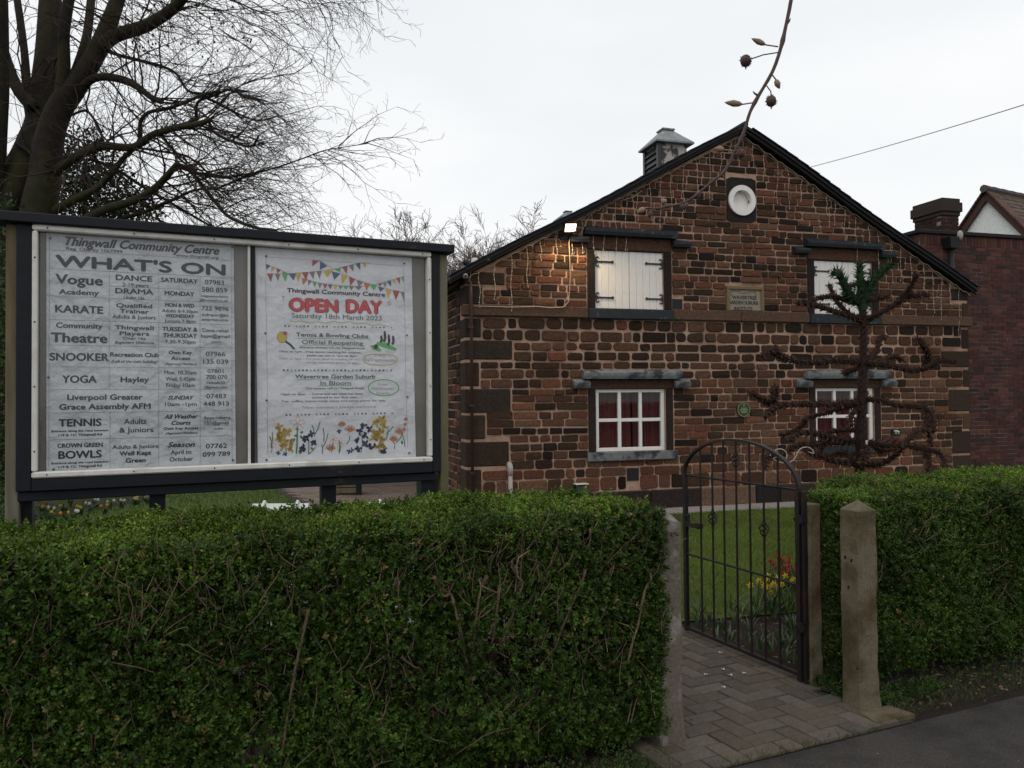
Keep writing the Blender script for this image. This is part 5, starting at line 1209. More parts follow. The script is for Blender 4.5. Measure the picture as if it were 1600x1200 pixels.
BR = [ # pixel polylines in the enlarged crop, with depth drift towards (-) or away (+)
 ([(620,380),(560,360),(480,335),(380,305),(300,297)],-.35),([(620,380),(560,350),(500,290),(460,205)],.3),([(625,300),(560,290),(480,262),(385,275)],.15),([(540,270),(545,225),(600,200)],.2),
 ([(640,380),(700,350),(790,300),(840,250),(870,200),(895,150)],-.3),([(650,290),(700,265),(740,262)],.2),([(800,290),(860,260),(950,258)],-.35),
 ([(625,590),(500,578),(380,590),(260,575),(210,555),(160,540),(130,560)],-.5),([(250,575),(210,550),(195,515)],-.5),([(640,590),(750,600),(850,625),(930,620),(1010,580),(1080,590)],-.45),([(935,610),(945,550),(910,490),(890,475)],-.5),([(630,590),(690,540),(710,470),(735,462)],.35),([(640,600),(720,580),(780,555),(820,575)],.4),([(620,610),(560,625),(535,640)],.5),
 ([(620,780),(500,795),(380,795),(260,800),(180,820),(145,860)],-.55),([(190,800),(120,770),(70,740)],-.5),([(620,790),(520,810),(430,840),(350,860),(320,890)],.45),([(640,770),(720,775),(800,800),(930,810),(975,860),(975,930)],-.4),([(930,815),(945,880),(925,930)],-.45),([(620,800),(570,850),(570,900)],-.2),([(190,815),(185,760),(195,710)],-.5),([(350,865),(300,920),(220,945)],.4),
 ([(610,980),(540,970),(470,960),(400,940),(300,940),(270,975)],-.6),([(660,985),(740,995),(850,1000),(940,1020),(1010,1040),(1030,1090),(1010,1120)],-.6),([(930,1015),(945,1060),(945,1120)],-.6),([(660,980),(720,1020),(800,1010),(860,960),(900,920),(950,930),(960,1000)],.4),([(610,970),(560,985),(440,990),(410,1030)],.5),([(620,930),(560,920),(470,930),(420,960)],.3),
 ([(605,1090),(520,1080),(430,1060),(390,1040),(340,1020)],-.5),([(630,1090),(700,1095),(780,1050),(820,1000)],-.5),([(600,1100),(540,1030),(470,1050)],.4),([(640,1000),(640,1050),(620,1090)],-.3),([(700,1000),(760,970),(800,985)],.6),([(460,970),(380,1000),(300,1000),(240,1040),(170,1050)],-.5),([(200,1045),(150,1060),(140,1110)],-.5)]
for P, dy in BR:
    n = len(P); pts = [mz(x,y,dy*(i/(n-1))) for i, (x,y) in enumerate(P)]; b = MB(); scaly(b, smooth_line(pts,3), .026, L=.043, dens=1.2); obj('branch', b, 'monkey', mk)
for P, dy in (([(628,330),(615,240),(612,170),(610,95)],0),([(620,300),(560,250),(520,175),(500,140),(480,150)],-.15),([(635,280),(660,210),(710,150),(770,98)],-.1),([(628,250),(630,210),(640,190)],0)):
    n = len(P); pts = [mz(x,y,dy*(i/(n-1))) for i, (x,y) in enumerate(P)]; b = MB(); scaly(b, smooth_line(pts,3), .036, True, L=.066, dens=1.3); obj('green_shoot', b, 'monkey', mk)
lw = MB(); pts = [at(1200+x/1,y,MY-.5) for x,y in ((3,712),(12,703),(22,702),(29,708),(28,718),(20,714),(8,716),(18,722),(32,723),(42,716),(48,704),(56,699),(66,700),(72,708),(62,706))]
lw.tube(smooth_line(pts,3), .0045, 5); lwo = obj('loose_cable', lw, 'wire'); tag(lwo, 'tangle of white cable caught on the lowest left branches of the monkey puzzle', 'cable')
# ================================================================== BEECH TREE (bare) at the left
BY = 11.0
def bp(x, y, dy=0): return at(x/2.5, y/2.5, BY+dy)
PXM = BY/1250/2.5           # metres per enlarged pixel
beech = thing('beech_tree', 'big bare beech tree with mossy limbs and drooping fine twigs behind the notice board', 'tree', Vector((at(60,700,BY).x, BY, 0)))
limbs = [ # (pixels, start width, end width, depth drift)
 ([(140,1900),(150,1400),(130,1000),(150,820),(175,700),(190,560),(230,430),(300,330),(380,200),(430,80),(480,-60)],190,60,0,'trunk'),
 ([(-60,1900),(-40,1400),(0,900),(60,740),(120,600),(160,480),(180,330),(188,160),(200,-50)],215,95,.4,'trunk'),
 ([(-30,900),(-10,600),(5,300),(0,-50)],75,60,-.5,'limb'),
 ([(150,620),(110,400),(95,200),(60,-50)],50,30,.6,'limb'),([(130,420),(60,330),(0,150),(-30,0)],60,40,.2,'limb'),
 ([(230,430),(250,280),(250,120),(280,-60)],62,45,-.3,'limb'),([(270,350),(330,180),(350,60),(360,-60)],45,35,.5,'limb'),
 ([(390,190),(450,140),(560,105),(640,60),(700,10),(740,-60)],62,40,-.8,'limb'),
 ([(190,700),(240,650),(320,600),(400,570),(470,575),(530,572),(590,530),(640,512),(700,497),(770,485),(822,468)],46,20,-.9,'limb'),
 ([(200,830),(290,780),(370,740),(430,685),(480,620),(525,580)],42,18,-.4,'limb'),
 ([(330,860),(420,815),(520,785),(600,740),(650,690),(695,638)],42,24,-1.0,'limb'),
 ([(300,370),(350,315),(410,300),(490,315),(545,345),(590,380),(630,398)],40,22,-.6,'limb'),
 ([(550,545),(548,480),(580,440),(650,425),(720,402),(780,375),(860,355)],18,12,-.9,'limb'),
 ([(420,200),(480,220),(560,240),(640,262),(690,290),(735,355),(800,365)],16,9,-.5,'limb'),
 ([(768,470),(772,400),(840,372),(900,350),(960,380),(1020,390)],13,8,-1.1,'limb'),
 ([(815,470),(835,515),(900,550),(980,572),(1010,530)],13,8,-1.2,'limb'),([(905,550),(940,520),(965,495)],8,5,-1.2,'limb'),
 ([(695,648),(740,665),(790,725),(850,800),(900,850),(1000,890),(1080,900)],22,9,-1.2,'limb'),
 ([(480,850),(560,830),(640,795),(700,770),(760,742),(850,735),(930,700)],20,6,-.7,'limb'),
 ([(250,465),(330,432),(370,470),(395,520),(400,560)],12,8,.1,'limb'),([(60,560),(110,590),(190,650)],14,10,-.2,'limb'),
 ([(520,575),(620,590),(740,615),(840,690),(960,680),(1060,660),(1180,620),(1260,590),(1340,575),(1440,560)],11,3,-1.3,'limb'),
 ([(735,355),(820,390),(900,430),(1000,470),(1080,455)],10,6,-1,'limb'),([(350,620),(450,660),(560,730),(680,800),(800,870),(860,900)],16,8,-.3,'limb')]
twb = MB(); R_ = random.Random(11)
limb_paths = []
for P, w0, w1, dy, nm in limbs:
    n = len(P); pts = smooth_line([bp(x,y,dy*(i/(n-1))) for i, (x,y) in enumerate(P)], 4); m_ = len(pts)
    rs = [(w0+(w1-w0)*(i/(m_-1)))/2*PXM*(.86 if w0 > 40 else .9)*(1+.10*noise.noise(pts[i]*1.3)) for i in range(m_)]
    b = MB(); b.tube(pts, rs, 12 if w0 > 40 else 8); obj(nm, b, 'bark', beech, smooth=True); limb_paths.append((pts, rs, w0))
# procedural twigs: every secondary sweeps out to the right and down, then curls up at its tip
def grow(p, d, L, r, depth, mb, R_, pull, gen=0):
    n = max(3, int(L/.16)); P = [p.copy()]; rs = [r]; seg = L/n; kids = []
    for i in range(n):
        d = (d+pull*.065+Vector((R_.gauss(0,.17),R_.gauss(0,.13),R_.gauss(0,.17)))).normalized(); p = p+d*seg; P.append(p.copy()); rs.append(max(r*(1-.75*(i+1)/n), .0016))
        if depth > 0 and i >= 0:
            for s_ in range(1 if depth > 1 else 2):
                if R_.random() < (.72 if depth > 1 else .60): kids.append((p.copy(), d.copy(), i/n))
    mb.tube(P, rs, 3 if r < .012 else 5, cap=False)
    for q, dd, f_ in kids:
        side = dd.cross(Vector((0,1,0))).normalized()*R_.choice((-1,1)); side = (side+Vector((0,R_.gauss(0,.5),0))).normalized()
        nd = (dd*R_.uniform(.6,1.0)+side*R_.uniform(.45,.9)).normalized()
        grow(q, nd, L*R_.uniform(.28,.52)*(1-.35*f_), max(r*.5,.0020), depth-1, mb, R_, pull, gen+1)
def inside(p):
    # the crown's right-hand limit in the picture, as a limit in space
    x = 800+FPX*p.x/p.y; z = 600-FPX*(p.z-EYE)/p.y+23; lim = np.interp(z, [-50,0,100,200,300,380], [500,470,480,500,500,470]); return x < lim
for pts, rs, w0 in limb_paths:
    if w0 > 165: continue
    m_ = len(pts)
    k = 6 if w0 < 60 else 3
    for i in range(3, m_):
        f_ = i/m_
        px_ = 800+FPX*pts[i].x/pts[i].y
        lf = px_ < 230
        for q in range(2):
            if R_.random() > (.50 if w0 < 60 else .30)*(1 if px_ > 200 else .6): continue
            base = pts[i]; d = Vector((R_.uniform(-.9,1.0) if lf else R_.uniform(.2,1.0), R_.uniform(-.5,.5), R_.uniform(-.5,.9) if lf else R_.uniform(-.6,.6))).normalized()
            pull = Vector((.85,0,-.62)) if not lf else Vector((.2,0,.1))
            grow(base, d, R_.uniform(.7,1.6)*(1 if px_ < 330 else .72), max(.007,min(rs[i]*.35,.014)), 2, twb, R_, pull)
# extra sprays from limbs out of frame above
for i in range(80):
    x, y = R_.uniform(150,1150), R_.uniform(-160,120); 
    if x > 1000: y = R_.uniform(-160,-60)
    grow(bp(x,y,R_.uniform(-1.5,.5)), Vector((.8,R_.uniform(-.3,.3),-.35)).normalized(), R_.uniform(.9,1.6), .009, 2, twb, R_, Vector((.75,0,-.66)))
for i in range(9):
    grow(bp(R_.uniform(1200,1500),R_.uniform(-150,-60),R_.uniform(-2,-1)), Vector((.5,0,-.6)).normalized(), R_.uniform(.6,.95), .006, 2, twb, R_, Vector((.3,0,-.8)))
for i in range(26):
    x, y = R_.uniform(600,1000), R_.uniform(430,850)
    grow(bp(x,y,R_.uniform(-1.5,.3)), Vector((.9,R_.uniform(-.2,.2),-.25)).normalized(), R_.uniform(.8,1.25), .007, 2, twb, R_, Vector((.85,0,-.5)))
obj('twigs', twb, 'twig', beech, kind='stuff')
print('beech twig faces', len(twb.f))
nut = MB()
for i in range(60):
    x, y = R_.uniform(480,1000), R_.uniform(10,260); q = bp(x,y,R_.uniform(-1,0)); nut.blob(q, .014,.014,.018, 5, 4)
obj('beech_nuts', nut, 'twig', beech, kind='stuff')

# evergreen behind the beech
def bush(name, label, cat, blobs, N, L, lo, hi, Y, seed, stemw=.08):
    g = np.random.default_rng(seed); c0 = Vector(blobs[0][0]); o = thing(name, label, cat, Vector((c0.x,c0.y,0))); Vs,Fs,Ts = [],[],[]; off = 0
    for c, r in blobs:
        n = int(N*r[0]*r[2]/sum(b_[1][0]*b_[1][2] for b_ in blobs)); d = norm(g.normal(0,1,(n,3))); rr = g.uniform(.35,1.05,n)**.6
        C = np.array(c)+d*np.array(r)*rr[:,None]+g.normal(0,.05,(n,3)); A = norm(d*.6+g.normal(0,.7,(n,3))); N_ = norm(g.normal(0,1,(n,3))); u = g.random((n,1))
        V,F,T = leaves(C,A,N_,g.uniform(.7,1.3,n)*L,g.uniform(.7,1.3,n)*L*.55,np.array([lo])*(1-u)+np.array([hi])*u); Vs.append(V); Fs.append(F+off); Ts.append(T); off += len(V)
    npobj('foliage', np.concatenate(Vs), np.concatenate(Fs), np.concatenate(Ts), 'leaf', o)
    b = MB(); b.tube([(c0.x,c0.y,0),(c0.x+.05,c0.y,c0.z*.5),(c0.x,c0.y,c0.z)], [stemw,stemw*.7,stemw*.3], 7); obj('trunk', b, 'bark', o); return o
q = lambda x,y: tuple(at(x/2.5,y/2.5,15))
bush('evergreen_tree', 'dark loose evergreen tree seen through the lower beech limbs', 'tree', [(q(330,640),(.75,.6,.5)),(q(340,760),(1.15,.8,.65)),(q(250,720),(.6,.5,.7)),(q(440,770),(.6,.5,.45)),(q(290,850),(1.3,.8,.6)),(q(500,830),(.7,.5,.35)),(q(330,560),(.35,.3,.3))], 9500, .075, (.010,.016,.008), (.028,.038,.016), 15, 4, .12)
# green boundary growth at the far left edge
q2 = lambda x,y,Y: tuple(at(x,y,Y))
bush('ivy_bush', 'tall green ivy bush at the left edge behind the timber post', 'shrub', [((q2(-25,600,7))[0:2]+(1.3,),(.45,.5,1.2)),(q2(-40,420,7),(.4,.5,.8))], 9000, .05, (.02,.045,.012), (.05,.09,.025), 7, 6)

# distant bare trees beyond the hall
def far_tree(label, px, top, Y, spread, seed):
    R2 = random.Random(seed); base = at(px, 600, Y); o = thing('bare_tree', label, 'tree', Vector((base.x,Y,0)), group='distant bare trees behind the hall')
    hT = at(px, top, Y).z; tr = MB(); tr.tube([(base.x,Y,0),(base.x+.2,Y,hT*.3),(base.x,Y,hT*.5)], [.25,.2,.14], 7); obj('trunk', tr, 'bark', o)
    tb = MB()
    def g(p, d, L, r, dep):
        n = 5; P = [p]; 
        for i in range(n): d = (d+Vector((R2.gauss(0,.14),R2.gauss(0,.1),R2.gauss(.03,.1)))).normalized(); p = p+d*L/n; P.append(p)
        tb.tube(P, [max(r*(1-.14*i),.010) for i in range(n+1)], 3, cap=False)
        if dep:
            for k in range(5 if dep > 1 else 4):
                q = P[R2.randint(1,n)]; sd = Vector((R2.gauss(0,1),R2.gauss(0,.5),R2.gauss(.2,.6))); g(q, (d+sd*.75).normalized(), L*R2.uniform(.42,.68), r*.5, dep-1)
    for k in range(9):
        a = -1.25+2.5*k/8; g(Vector((base.x,Y,hT*.42)), Vector((sin(a)*spread,R2.uniform(-.3,.3),cos(a)*1.0+.2)).normalized(), hT*.36*(1.0-.25*abs(a)), .045, 4)
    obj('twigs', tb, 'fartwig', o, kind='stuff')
far_tree('faint bare tree rising just above the left roof verge of the hall', 782, 338, 42, 1.0, 5)
far_tree('low faint bare tree between the notice board and the hall, left of the other one', 640, 345, 40, 1.5, 9)
far_tree('smallest faint bare tree directly over the right end of the notice board', 722, 372, 48, .9, 12)

# ================================================================== FOREGROUND TWIG hanging from above
TY = 1.35
tg = thing('hanging_twig', 'budding beech twig hanging into view close to the camera above the gable', 'twig', at(1237,-20,TY))
def tp(x, y, dy=0): return at(x,y,TY+dy)
main = [(1240,-40),(1236,0),(1228,40),(1220,75),(1207,112),(1185,150),(1172,175),(1165,198),(1158,216),(1148,236),(1138,258),(1128,272),(1110,286),(1094,300),(1079,311),(1062,319),(1041,323),(1025,326),(1013,325)]
pts = [tp(x,y) for x,y in main]; n = len(pts); b = MB()
for i_, (dx_, dy_) in ((2,(7,-9)),(5,(-8,-6)),(8,(7,-5)),(11,(5,8)),(13,(-3,9)),(15,(4,8))): b.tube([pts[i_], pts[i_]+Vector((dx_,0,-dy_))*TY/1250*.8, pts[i_]+Vector((dx_*1.3,0,-dy_*1.6))*TY/1250*.8], [.0022,.0016,.0007], 5)
b.tube(smooth_line(pts,3), [(6.2-3.2*i/(3*(n-1)))/2/1250*TY*(1+.42*(i % 8 == 0)+.12*noise.noise(Vector((i*.9,2,1)))) for i in range(3*(n-1)+1)], 8); obj('stem', b, 'bud', tg, smooth=True)
def budp(x0,y0,x1,y1,x2,y2,r,m_='bud'):
    b = MB(); b.tube([tp(x0,y0),tp(x1,y1)], .0012, 6); a, c = tp(x1,y1), tp(x2,y2); b.tube([a,a.lerp(c,.2),a.lerp(c,.5),a.lerp(c,.8),c], [.0012,r*.8,r,r*.55,.0004], 8); obj('bud', b, m_, tg, smooth=True)
budp(1216,73,1196,70,1174,60,.0052,'budpale'); budp(1206,116,1212,124,1218,139,.0055,'budpale'); budp(1180,160,1160,163,1132,160,.0060,'budpale'); budp(1147,236,1132,234,1116,232,.0062,'budpale'); budp(1041,323,1040,318,1034,311,.0058,'budpale'); budp(1079,311,1074,316,1068,328,.0048); budp(1013,325,1008,325,995,333,.0052,'budpale'); budp(1020,326,1018,330,1013,340,.0046)
def nutp(x0,y0,x1,y1,r):
    b = MB(); b.tube([tp(x0,y0),tp((x0+x1)/2+3,(y0+y1)/2-3),tp(x1,y1)], .0011, 5); c = tp(x1,y1); b.blob(c, r,r,r*1.05, 8, 6)
    for k in range(26): d = Vector((R_.gauss(0,1),R_.gauss(0,1),R_.gauss(0,1))).normalized(); b.tube([c+d*r*.9,c+d*r*1.25], [.0009,.0004], 3)
    b.tube([c-Vector((0,0,r*.9)),c-Vector((0,0,r*1.5))], [.002,.0006], 5); obj('beech_nut', b, 'bud', tg, smooth=True)
nutp(1215,82,1165,95,.0098); nutp(1198,134,1205,158,.0092); nutp(1159,215,1158,240,.0075)

# telephone wire
a, c = at(1255,264,22), at(1640,151,13); P = [a.lerp(c,i/20)-Vector((0,0,.04*(1-(2*i/20-1)**2)))+Vector((0,0,.0)) for i in range(21)]
b = MB(); b.tube([at(1180,286,24)]+P+[c+(c-a)*.6], .010, 4); tag(obj('telephone_wire', b, 'greyplastic'), 'single thin overhead wire sloping up across the sky at right', 'wire')

# ================================================================== BEDS, LAWN GRASS, LITTER
def poly_mask(X, Y, P):
    c = np.zeros(len(X), bool); n = len(P)
    for i in range(n):
        x1,y1 = P[i]; x2,y2 = P[(i+1) % n]; k = ((y1 > Y) != (y2 > Y)) & (X < (x2-x1)*(Y-y1)/((y2-y1) if y2 != y1 else 1e-9)+x1); c ^= k
    return c
def blades(X, Y, h, w_, tint, lean=.35, z0=0.0, g=nrg):
    n = len(X); a = g.uniform(0,2*pi,n); l = g.normal(0,lean,(n,2)); h = h*g.uniform(.6,1.3,n)
    p0 = np.stack([X-np.cos(a)*w_/2,Y-np.sin(a)*w_/2,np.full(n,z0)],1); p1 = np.stack([X+np.cos(a)*w_/2,Y+np.sin(a)*w_/2,np.full(n,z0)],1); p2 = np.stack([X+l[:,0]*h,Y+l[:,1]*h,z0+h],1)
    return np.stack([p0,p1,p2],1).reshape(-1,3), np.arange(3*n).reshape(-1,3), np.repeat(tint,3,axis=0)
def gt(n, lo, hi): u = nrg.random((n,1)); return np.array([lo])*(1-u)+np.array([hi])*u
X = nrg.uniform(.2,6.0,150000); Y = nrg.uniform(5.6,12.6,150000); k = poly_mask(X,Y,lawn_pts) & (nrg.random(150000) < np.clip(9/(Y+1)-.25,.35,1)); X,Y = X[k],Y[k]
w_ = .0035+.0004*Y; t_ = gt(len(X),(.075,.115,.012),(.13,.175,.022)); pn = np.sin(X*3.1+Y)*np.sin(Y*2.3-X*1.7); pn2 = np.sin(X*1.3+2)*np.cos(Y*1.1)+.5*np.sin(X*7+Y*5); t_ = t_*(1+.16*pn[:,None]+.12*pn2[:,None]); bare = nrg.random(len(X)) < .06; t_[bare] = (.14,.11,.045); 
V,F,T = blades(X,Y,.038,w_,t_,.5,-.008); npobj('grass', V,F,T,'grass'); 
bpy.data.objects['grass']['label'] = 'short green lawn grass between the flower bed and the hall'
X = nrg.uniform(-12,-.8,60000); Y = nrg.uniform(9.0,20,60000); k = poly_mask(X,Y,lawn2); X,Y = X[k],Y[k]
V,F,T = blades(X,Y,.05,.011,gt(len(X),(.055,.10,.012),(.09,.15,.02)),.5,-.008); npobj('side_grass', V,F,T,'grass')['label'] = 'short green lawn grass seen beneath the notice board'
# weeds and ground ivy at the foot of the hedges (stuff)
def ground_clump(name, label, regs, N, L, lo, hi, hmax):
    Vs,Fs,Ts = [],[],[]; off = 0
    for (t0,t1,n0,n1) in regs:
        t = nrg.uniform(t0,t1,N); n = nrg.uniform(n0,n1,N); z = nrg.uniform(0,hmax,N); D = np.stack([nrg.normal(0,.6,N),nrg.normal(-.3,.5,N),.8+nrg.normal(0,.3,N)],1) @ R3.T
        V,F,T = sprigs(toW(t,n,z), D, L, lambda q: gt(q,lo,hi), 6); Vs.append(V); Fs.append(F+off); Ts.append(T); off += len(V)
    o = npobj(name, np.concatenate(Vs), np.concatenate(Fs), np.concatenate(Ts), 'leaf'); o['label'] = label; return o
ground_clump('ground_cover', 'low green weeds along the foot of the hedges and posts', [(3.42,6,3.0,3.2),(1.0,1.95,2.86,3.1),(3.3,3.5,3.14,3.4),(3.43,3.9,2.98,3.12)], 420, .014, (.02,.045,.01), (.05,.085,.02), .05)
X = np.concatenate([nrg.uniform(1.5,2.08,900),nrg.uniform(3.42,6,1500),nrg.uniform(2.2,3.2,160)]); Y = np.concatenate([nrg.uniform(2.82,3.02,900),nrg.uniform(2.85,3.1,1500),nrg.uniform(2.795,2.83,160)])
W_ = toW(X,Y,np.zeros(len(X))); V,F,T = blades(W_[:,0],W_[:,1],.045,.004,gt(len(X),(.03,.06,.012),(.09,.10,.035)),.7,0); npobj('verge_grass',V,F,T,'grass')['label'] = 'sparse tufts of grass where hedge foot meets the pavement'
def litter(name, label, regs, N, L, cols, z=.008):
    Vs,Fs,Ts = [],[],[]; off = 0
    for (t0,t1,n0,n1) in regs:
        t = nrg.uniform(t0,t1,N); n = nrg.uniform(n0,n1,N); C = toW(t,n,np.full(N,z)+nrg.uniform(0,.01,N)); A = norm(np.stack([nrg.normal(0,1,N),nrg.normal(0,1,N),nrg.normal(0,.25,N)],1)); Nn = norm(np.stack([nrg.normal(0,.3,N),nrg.normal(0,.3,N),np.ones(N)],1))
        c = np.array(cols)[nrg.integers(0,len(cols),N)]*nrg.uniform(.7,1.3,(N,1)); V,F,T = leaves(C,A,Nn,nrg.uniform(.6,1.3,N)*L,nrg.uniform(.6,1.2,N)*L*.6,c); Vs.append(V); Fs.append(F+off); Ts.append(T); off += len(V)
    o = npobj(name, np.concatenate(Vs), np.concatenate(Fs), np.concatenate(Ts), 'deadleaf'); o['label'] = label; return o
litter('fallen_leaves', 'brown fallen leaves on the soil under the hedges', [(.2,2.05,2.83,3.25),(3.42,6,2.86,3.3),(3.35,5,3.6,4.9)], 330, .028, [(.12,.06,.03),(.16,.10,.05),(.07,.04,.025),(.20,.13,.07)])
litter('path_debris', 'tiny dark and pale leaf scraps scattered on the block path', [(2.15,3.25,2.85,5.2)], 75, .016, [(.05,.03,.02),(.08,.05,.03),(.12,.08,.04)], .019)
litter('pavement_debris', 'small leaf scraps and grit scattered on the dark asphalt pavement', [(1.6,6,2.2,2.84),(3.2,6,2.7,2.9)], 110, .013, [(.05,.03,.02),(.09,.06,.035),(.03,.022,.018),(.14,.12,.09)], .001)
for i, (px_,py_,lab) in enumerate(((1125,1020,'white petal lying furthest up the block path near the gate foot'),(1130,1046,'white petal on the path just below the furthest one'),(1102,1054,'small white petal on the path close to the left post'),(1142,1055,'white petal in the middle of the group on the path'),(1162,1052,'white petal furthest right of the group on the path'),(1131,1074,'white petal nearest the camera on the block path'))):
    g_ = gnd(px_,py_,.019); b = MB(); s_ = .014
    for k in range(3): a = k*2.1+i; b.add([g_, g_+Vector((cos(a-.5)*s_*.7,sin(a-.5)*s_*.7,.004)), g_+Vector((cos(a)*s_,sin(a)*s_,.003)), g_+Vector((cos(a+.5)*s_*.7,sin(a+.5)*s_*.7,.005))], [(0,1,2,3)])
    tag(obj('petal', b, 'petal_w'), lab, 'petal', 'white petals dropped on the path')

# bulbs in the bed behind the gate: each plant a thing
def strap_plant(name, label, cat, base, nl, L, w_, lo, hi, flowers=0, fm_='petal_y', group=None, fh=.3, seed=0):
    R2 = random.Random(seed+3); o = thing(name, label, cat, Vector((base[0],base[1],0)), group=group); b = MB()
    for i in range(nl):
        a = R2.uniform(0,2*pi); d = Vector((cos(a),sin(a),0)); s_ = Vector((-sin(a),cos(a),0)); l = L*R2.uniform(.6,1.15); bow = R2.uniform(.15,.8); u = R2.random(); c = tuple(lo[k]*(1-u)+hi[k]*u for k in range(3)); V = []
        p0 = Vector((base[0],base[1],0))+d*R2.uniform(0,.03); n = 5
        for k in range(n+1):
            f_ = k/n; p = p0+d*l*bow*f_**1.6+Vector((0,0,l*(f_-bow*.45*f_*f_))); ww = w_*(1-f_**2.2)*.5+.0004; V += [p-s_*ww, p+s_*ww+Vector((0,0,ww*.3))]
        b.add(V, [(2*k,2*k+1,2*k+3,2*k+2) for k in range(n)], c)
    obj('leaves', b, 'bluegreen', o)
    for f_ in range(flowers):
        a = R2.uniform(0,2*pi); p = Vector((base[0]+.05*cos(a),base[1]+.05*sin(a),fh*R2.uniform(.85,1.1))); b = MB(); b.tube([(base[0],base[1],0),(p.x,p.y,p.z*.6),tuple(p)], .003, 4, (.03,.07,.02)); obj('flower_stalk', b, 'bluegreen', o)
        fc_ = MB(); nd = Vector((R2.uniform(-.5,.3),-1,R2.uniform(-.1,.3))).normalized(); u_ = nd.orthogonal().normalized(); v_ = nd.cross(u_)
        for k in range(6):
            an = k*pi/3; r1 = u_*cos(an)+v_*sin(an); t1_ = u_*cos(an+pi/2)+v_*sin(an+pi/2); fc_.add([p, p+r1*.015+t1_*.007, p+r1*.029-nd*.004, p+r1*.015-t1_*.007], [(0,1,2,3)])
        fc_.tube([p,p+nd*.02], [.004,.008], 8, cap=False); obj('flower', fc_, fm_, o)
    return o
R2 = random.Random(21)
ORD = 'leftmost,second,third,fourth,fifth,sixth,seventh,eighth,ninth,tenth,rightmost'.split(',')
def ordl(i, n): return 'rightmost' if i == n-1 else ORD[i]+(' from the left' if i else '')
daf = [(1183,912),(1196,905),(1205,900),(1212,915),(1228,905),(1238,903),(1200,925),(1222,920)]
daf.sort(); red_t = [(1210,872),(1222,876),(1236,880),(1246,886),(1215,884),(1230,890),(1255,876),(1290,882),(1242,868),(1300,878),(1262,890)]; red_t.sort()
for i, (px_,py_) in enumerate(daf):
    p = at(px_,py_,5.9+.12*(i % 3)); strap_plant('daffodil', 'yellow daffodil, '+ordl(i,len(daf))+' in the clump behind the iron gate', 'flower', (p.x,p.y), 8, .28, .010, (.03,.06,.015), (.07,.11,.03), 2, 'petal_y', 'yellow daffodils behind the gate', p.z, i)
for i, (px_,py_) in enumerate(red_t):
    p = at(px_,py_,6.6+.15*(i % 3)); strap_plant('red_flower', 'orange red flower, '+ordl(i,len(red_t))+' in the bed beyond the daffodils', 'flower', (p.x,p.y), 10, .26, .02, (.03,.06,.02), (.06,.10,.03), 3, 'petal_r', 'orange red flowers beyond the daffodils', p.z, 40+i)
lows = [(1098,988),(1108,970),(1130,985),(1150,975),(1140,1000),(1165,1005),(1172,985),(1185,1015),(1195,995),(1205,1020),(1218,1008),(1225,1030),(1235,1010),(1240,1035),(1120,998),(1160,960),(1210,965),(1190,955),(1232,985),(1248,1000),(1175,965)]
for i, (px_,py_) in enumerate(lows):
    p = gnd(px_,py_); strap_plant('bulb_plant', 'low strappy blue green bulb plant in the bed behind the gate bars', 'plant', (p.x,p.y), R2.randint(7,12), R2.uniform(.08,.16), R2.uniform(.008,.018), (.045,.075,.03), (.10,.14,.07), 0, group='bulb plants in the bed behind the gate', seed=90+i)
for i in range(34):
    t, n = R2.uniform(3.5,5.6), R2.uniform(4.0,4.95); p = SFm @ Vector((t,n,0)); strap_plant('bulb_plant', 'low strappy blue green bulb plant in the bed behind the gate bars', 'plant', (p.x,p.y), 8, R2.uniform(.10,.2), .010, (.04,.07,.02), (.075,.11,.045), 0, group='bulb plants in the bed behind the gate', seed=190+i)
# pansy bed at far left under the notice board
pb = [gnd(*q) for q in ((20,806),(60,812),(262,776),(200,768),(60,780))]
sheet('flower_bed', [(p.x,p.y) for p in pb], -.003, 'soil')
pan = [(68,790,'petal_o','orange'),(82,792,'petal_w','white'),(99,788,'petal_y','yellow'),(101,801,'petal_o','orange'),(115,797,'petal_w','white'),(163,790,'petal_o','orange'),(172,783,'petal_w','white'),(110,779,'petal_w','white'),(215,776,'petal_w','white'),(211,778,'petal_y','yellow'),(140,786,'petal_w','white'),(190,781,'petal_w','white'),(126,792,'petal_y','yellow'),(76,799,'petal_y','yellow'),(150,781,'petal_w','white'),(230,775,'petal_w','white')]
pan.sort(); cnt_ = {}; tot_ = {c_: sum(1 for q in pan if q[3] == c_) for c_ in ('white','yellow','orange')}
for i, (px_,py_,m_,cn_) in enumerate(pan):
    ci = cnt_.get(cn_,0); cnt_[cn_] = ci+1
    p = gnd(px_,py_,.12); strap_plant('pansy', cn_+' pansy, '+ordl(ci,tot_[cn_])+' of its colour, in the bed under notice board', 'flower', (p.x,p.y), 10, .16, .035, (.02,.05,.015), (.05,.08,.03), 2, m_, 'pansies under the notice board, '+cn_, .12, 300+i)
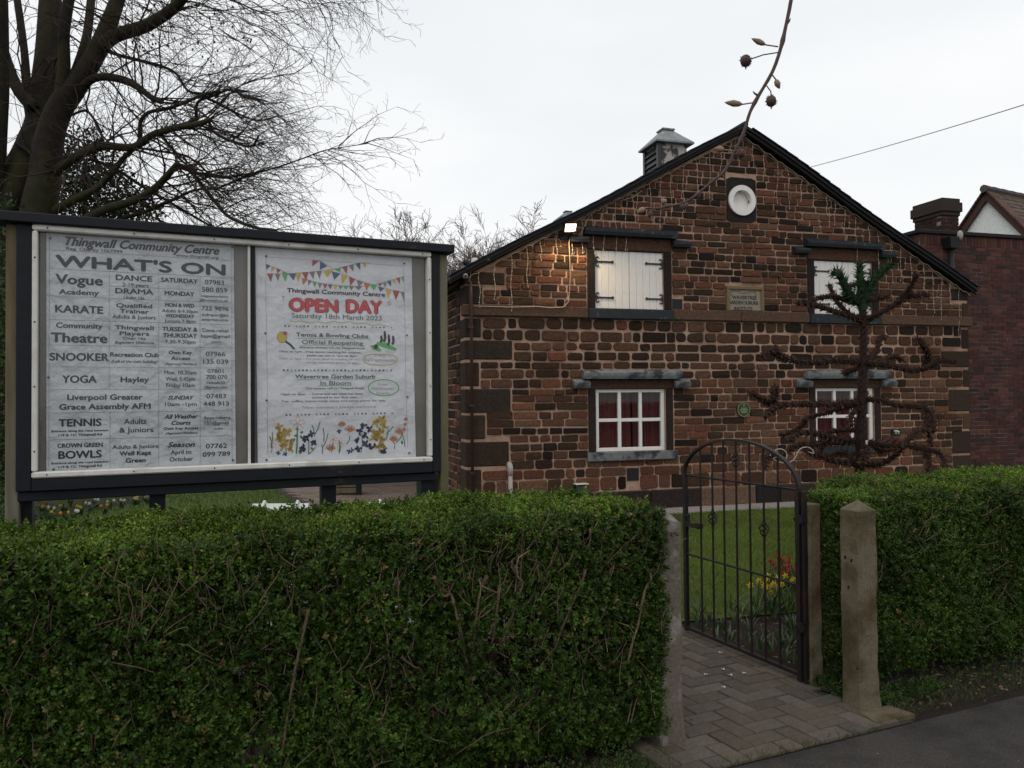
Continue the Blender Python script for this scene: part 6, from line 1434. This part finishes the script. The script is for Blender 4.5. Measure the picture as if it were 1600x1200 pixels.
# white planters behind the hedge, seen below the notice board
def planter(label, pa, pb_, ytop, Y, slats=True):
    a, c = at(pa,ytop,Y), at(pb_,ytop,Y); o = thing('white_trough', label, 'trough', Vector(((a.x+c.x)/2,Y,0)), group='white plastic troughs behind the hedge'); b = MB()
    n = 10; z1 = a.z; w_ = .34
    prof = [(-w_/2,.0),(-w_/2,z1*.75),(-w_*.38,z1*.92),(0,z1),(w_*.38,z1*.92),(w_/2,z1*.75),(w_/2,0)]
    m_ = len(prof); xs = [a.x,a.x+.05]+[a.x+(c.x-a.x)*i/n for i in range(1,n)]+[c.x-.05,c.x]; V = []
    for i, x in enumerate(xs):
        s_ = .86 if i in (0,len(xs)-1) else 1; V += [(x,Y+y*s_,z*s_) for y,z in prof]
    b.add(V, [(i*m_+k,(i+1)*m_+k,(i+1)*m_+k+1,i*m_+k+1) for i in range(len(xs)-1) for k in range(m_-1)]+[tuple(range(m_)), tuple(range(len(V)-1,len(V)-1-m_,-1))]); obj('shell', b, 'whiteplastic', o)
    for x in (a.x+.13,c.x-.13): b = MB(); b.tube([(x,Y+y*1.03,z*1.015) for y,z in prof], .012, 5); obj('rib', b, 'whiteplastic', o)
planter('scuffed white plastic trough showing above the hedge between the notice board legs', 384, 494, 787, 5.6); planter('white plastic trough barely showing above the hedge by the right board leg', 566, 668, 785, 5.9)
# timber planter and low pale wall on the forecourt
p = gnd(542,774); tp_ = thing('timber_planter', 'brown timber planter with dark posts standing on the forecourt', 'planter', p)
for i in range(4): b = MB(); b.box(p.x-.22,p.x+.16,p.y,p.y+.5,.03+i*.1,.12+i*.1,bev=.01); obj('plank', b, 'oak', tp_)
for dx in (-.25,.2): b = MB(); b.box(p.x+dx-.04,p.x+dx+.04,p.y-.03,p.y+.05,0,.75); obj('post', b, 'black_wood', tp_)
a, c = gnd(556,761), gnd(668,757); lwl = thing('low_wall', 'low pale rendered wall at the back of the forecourt under the notice board', 'wall', (a+c)/2)
b = MB(); b.prism_z([(a.x,a.y),(c.x,c.y),(c.x,c.y+.25),(a.x,a.y+.25)], 0, .5); obj('wall_face', b, 'flag', lwl); b = MB(); b.prism_z([(a.x-.03,a.y-.03),(c.x+.03,c.y-.03),(c.x+.03,c.y+.28),(a.x-.03,a.y+.28)], .502, .56); obj('coping', b, 'flag', lwl)

print('objects', len(bpy.data.objects), 'tris approx', sum(len(m_.polygons) for m_ in bpy.data.meshes))
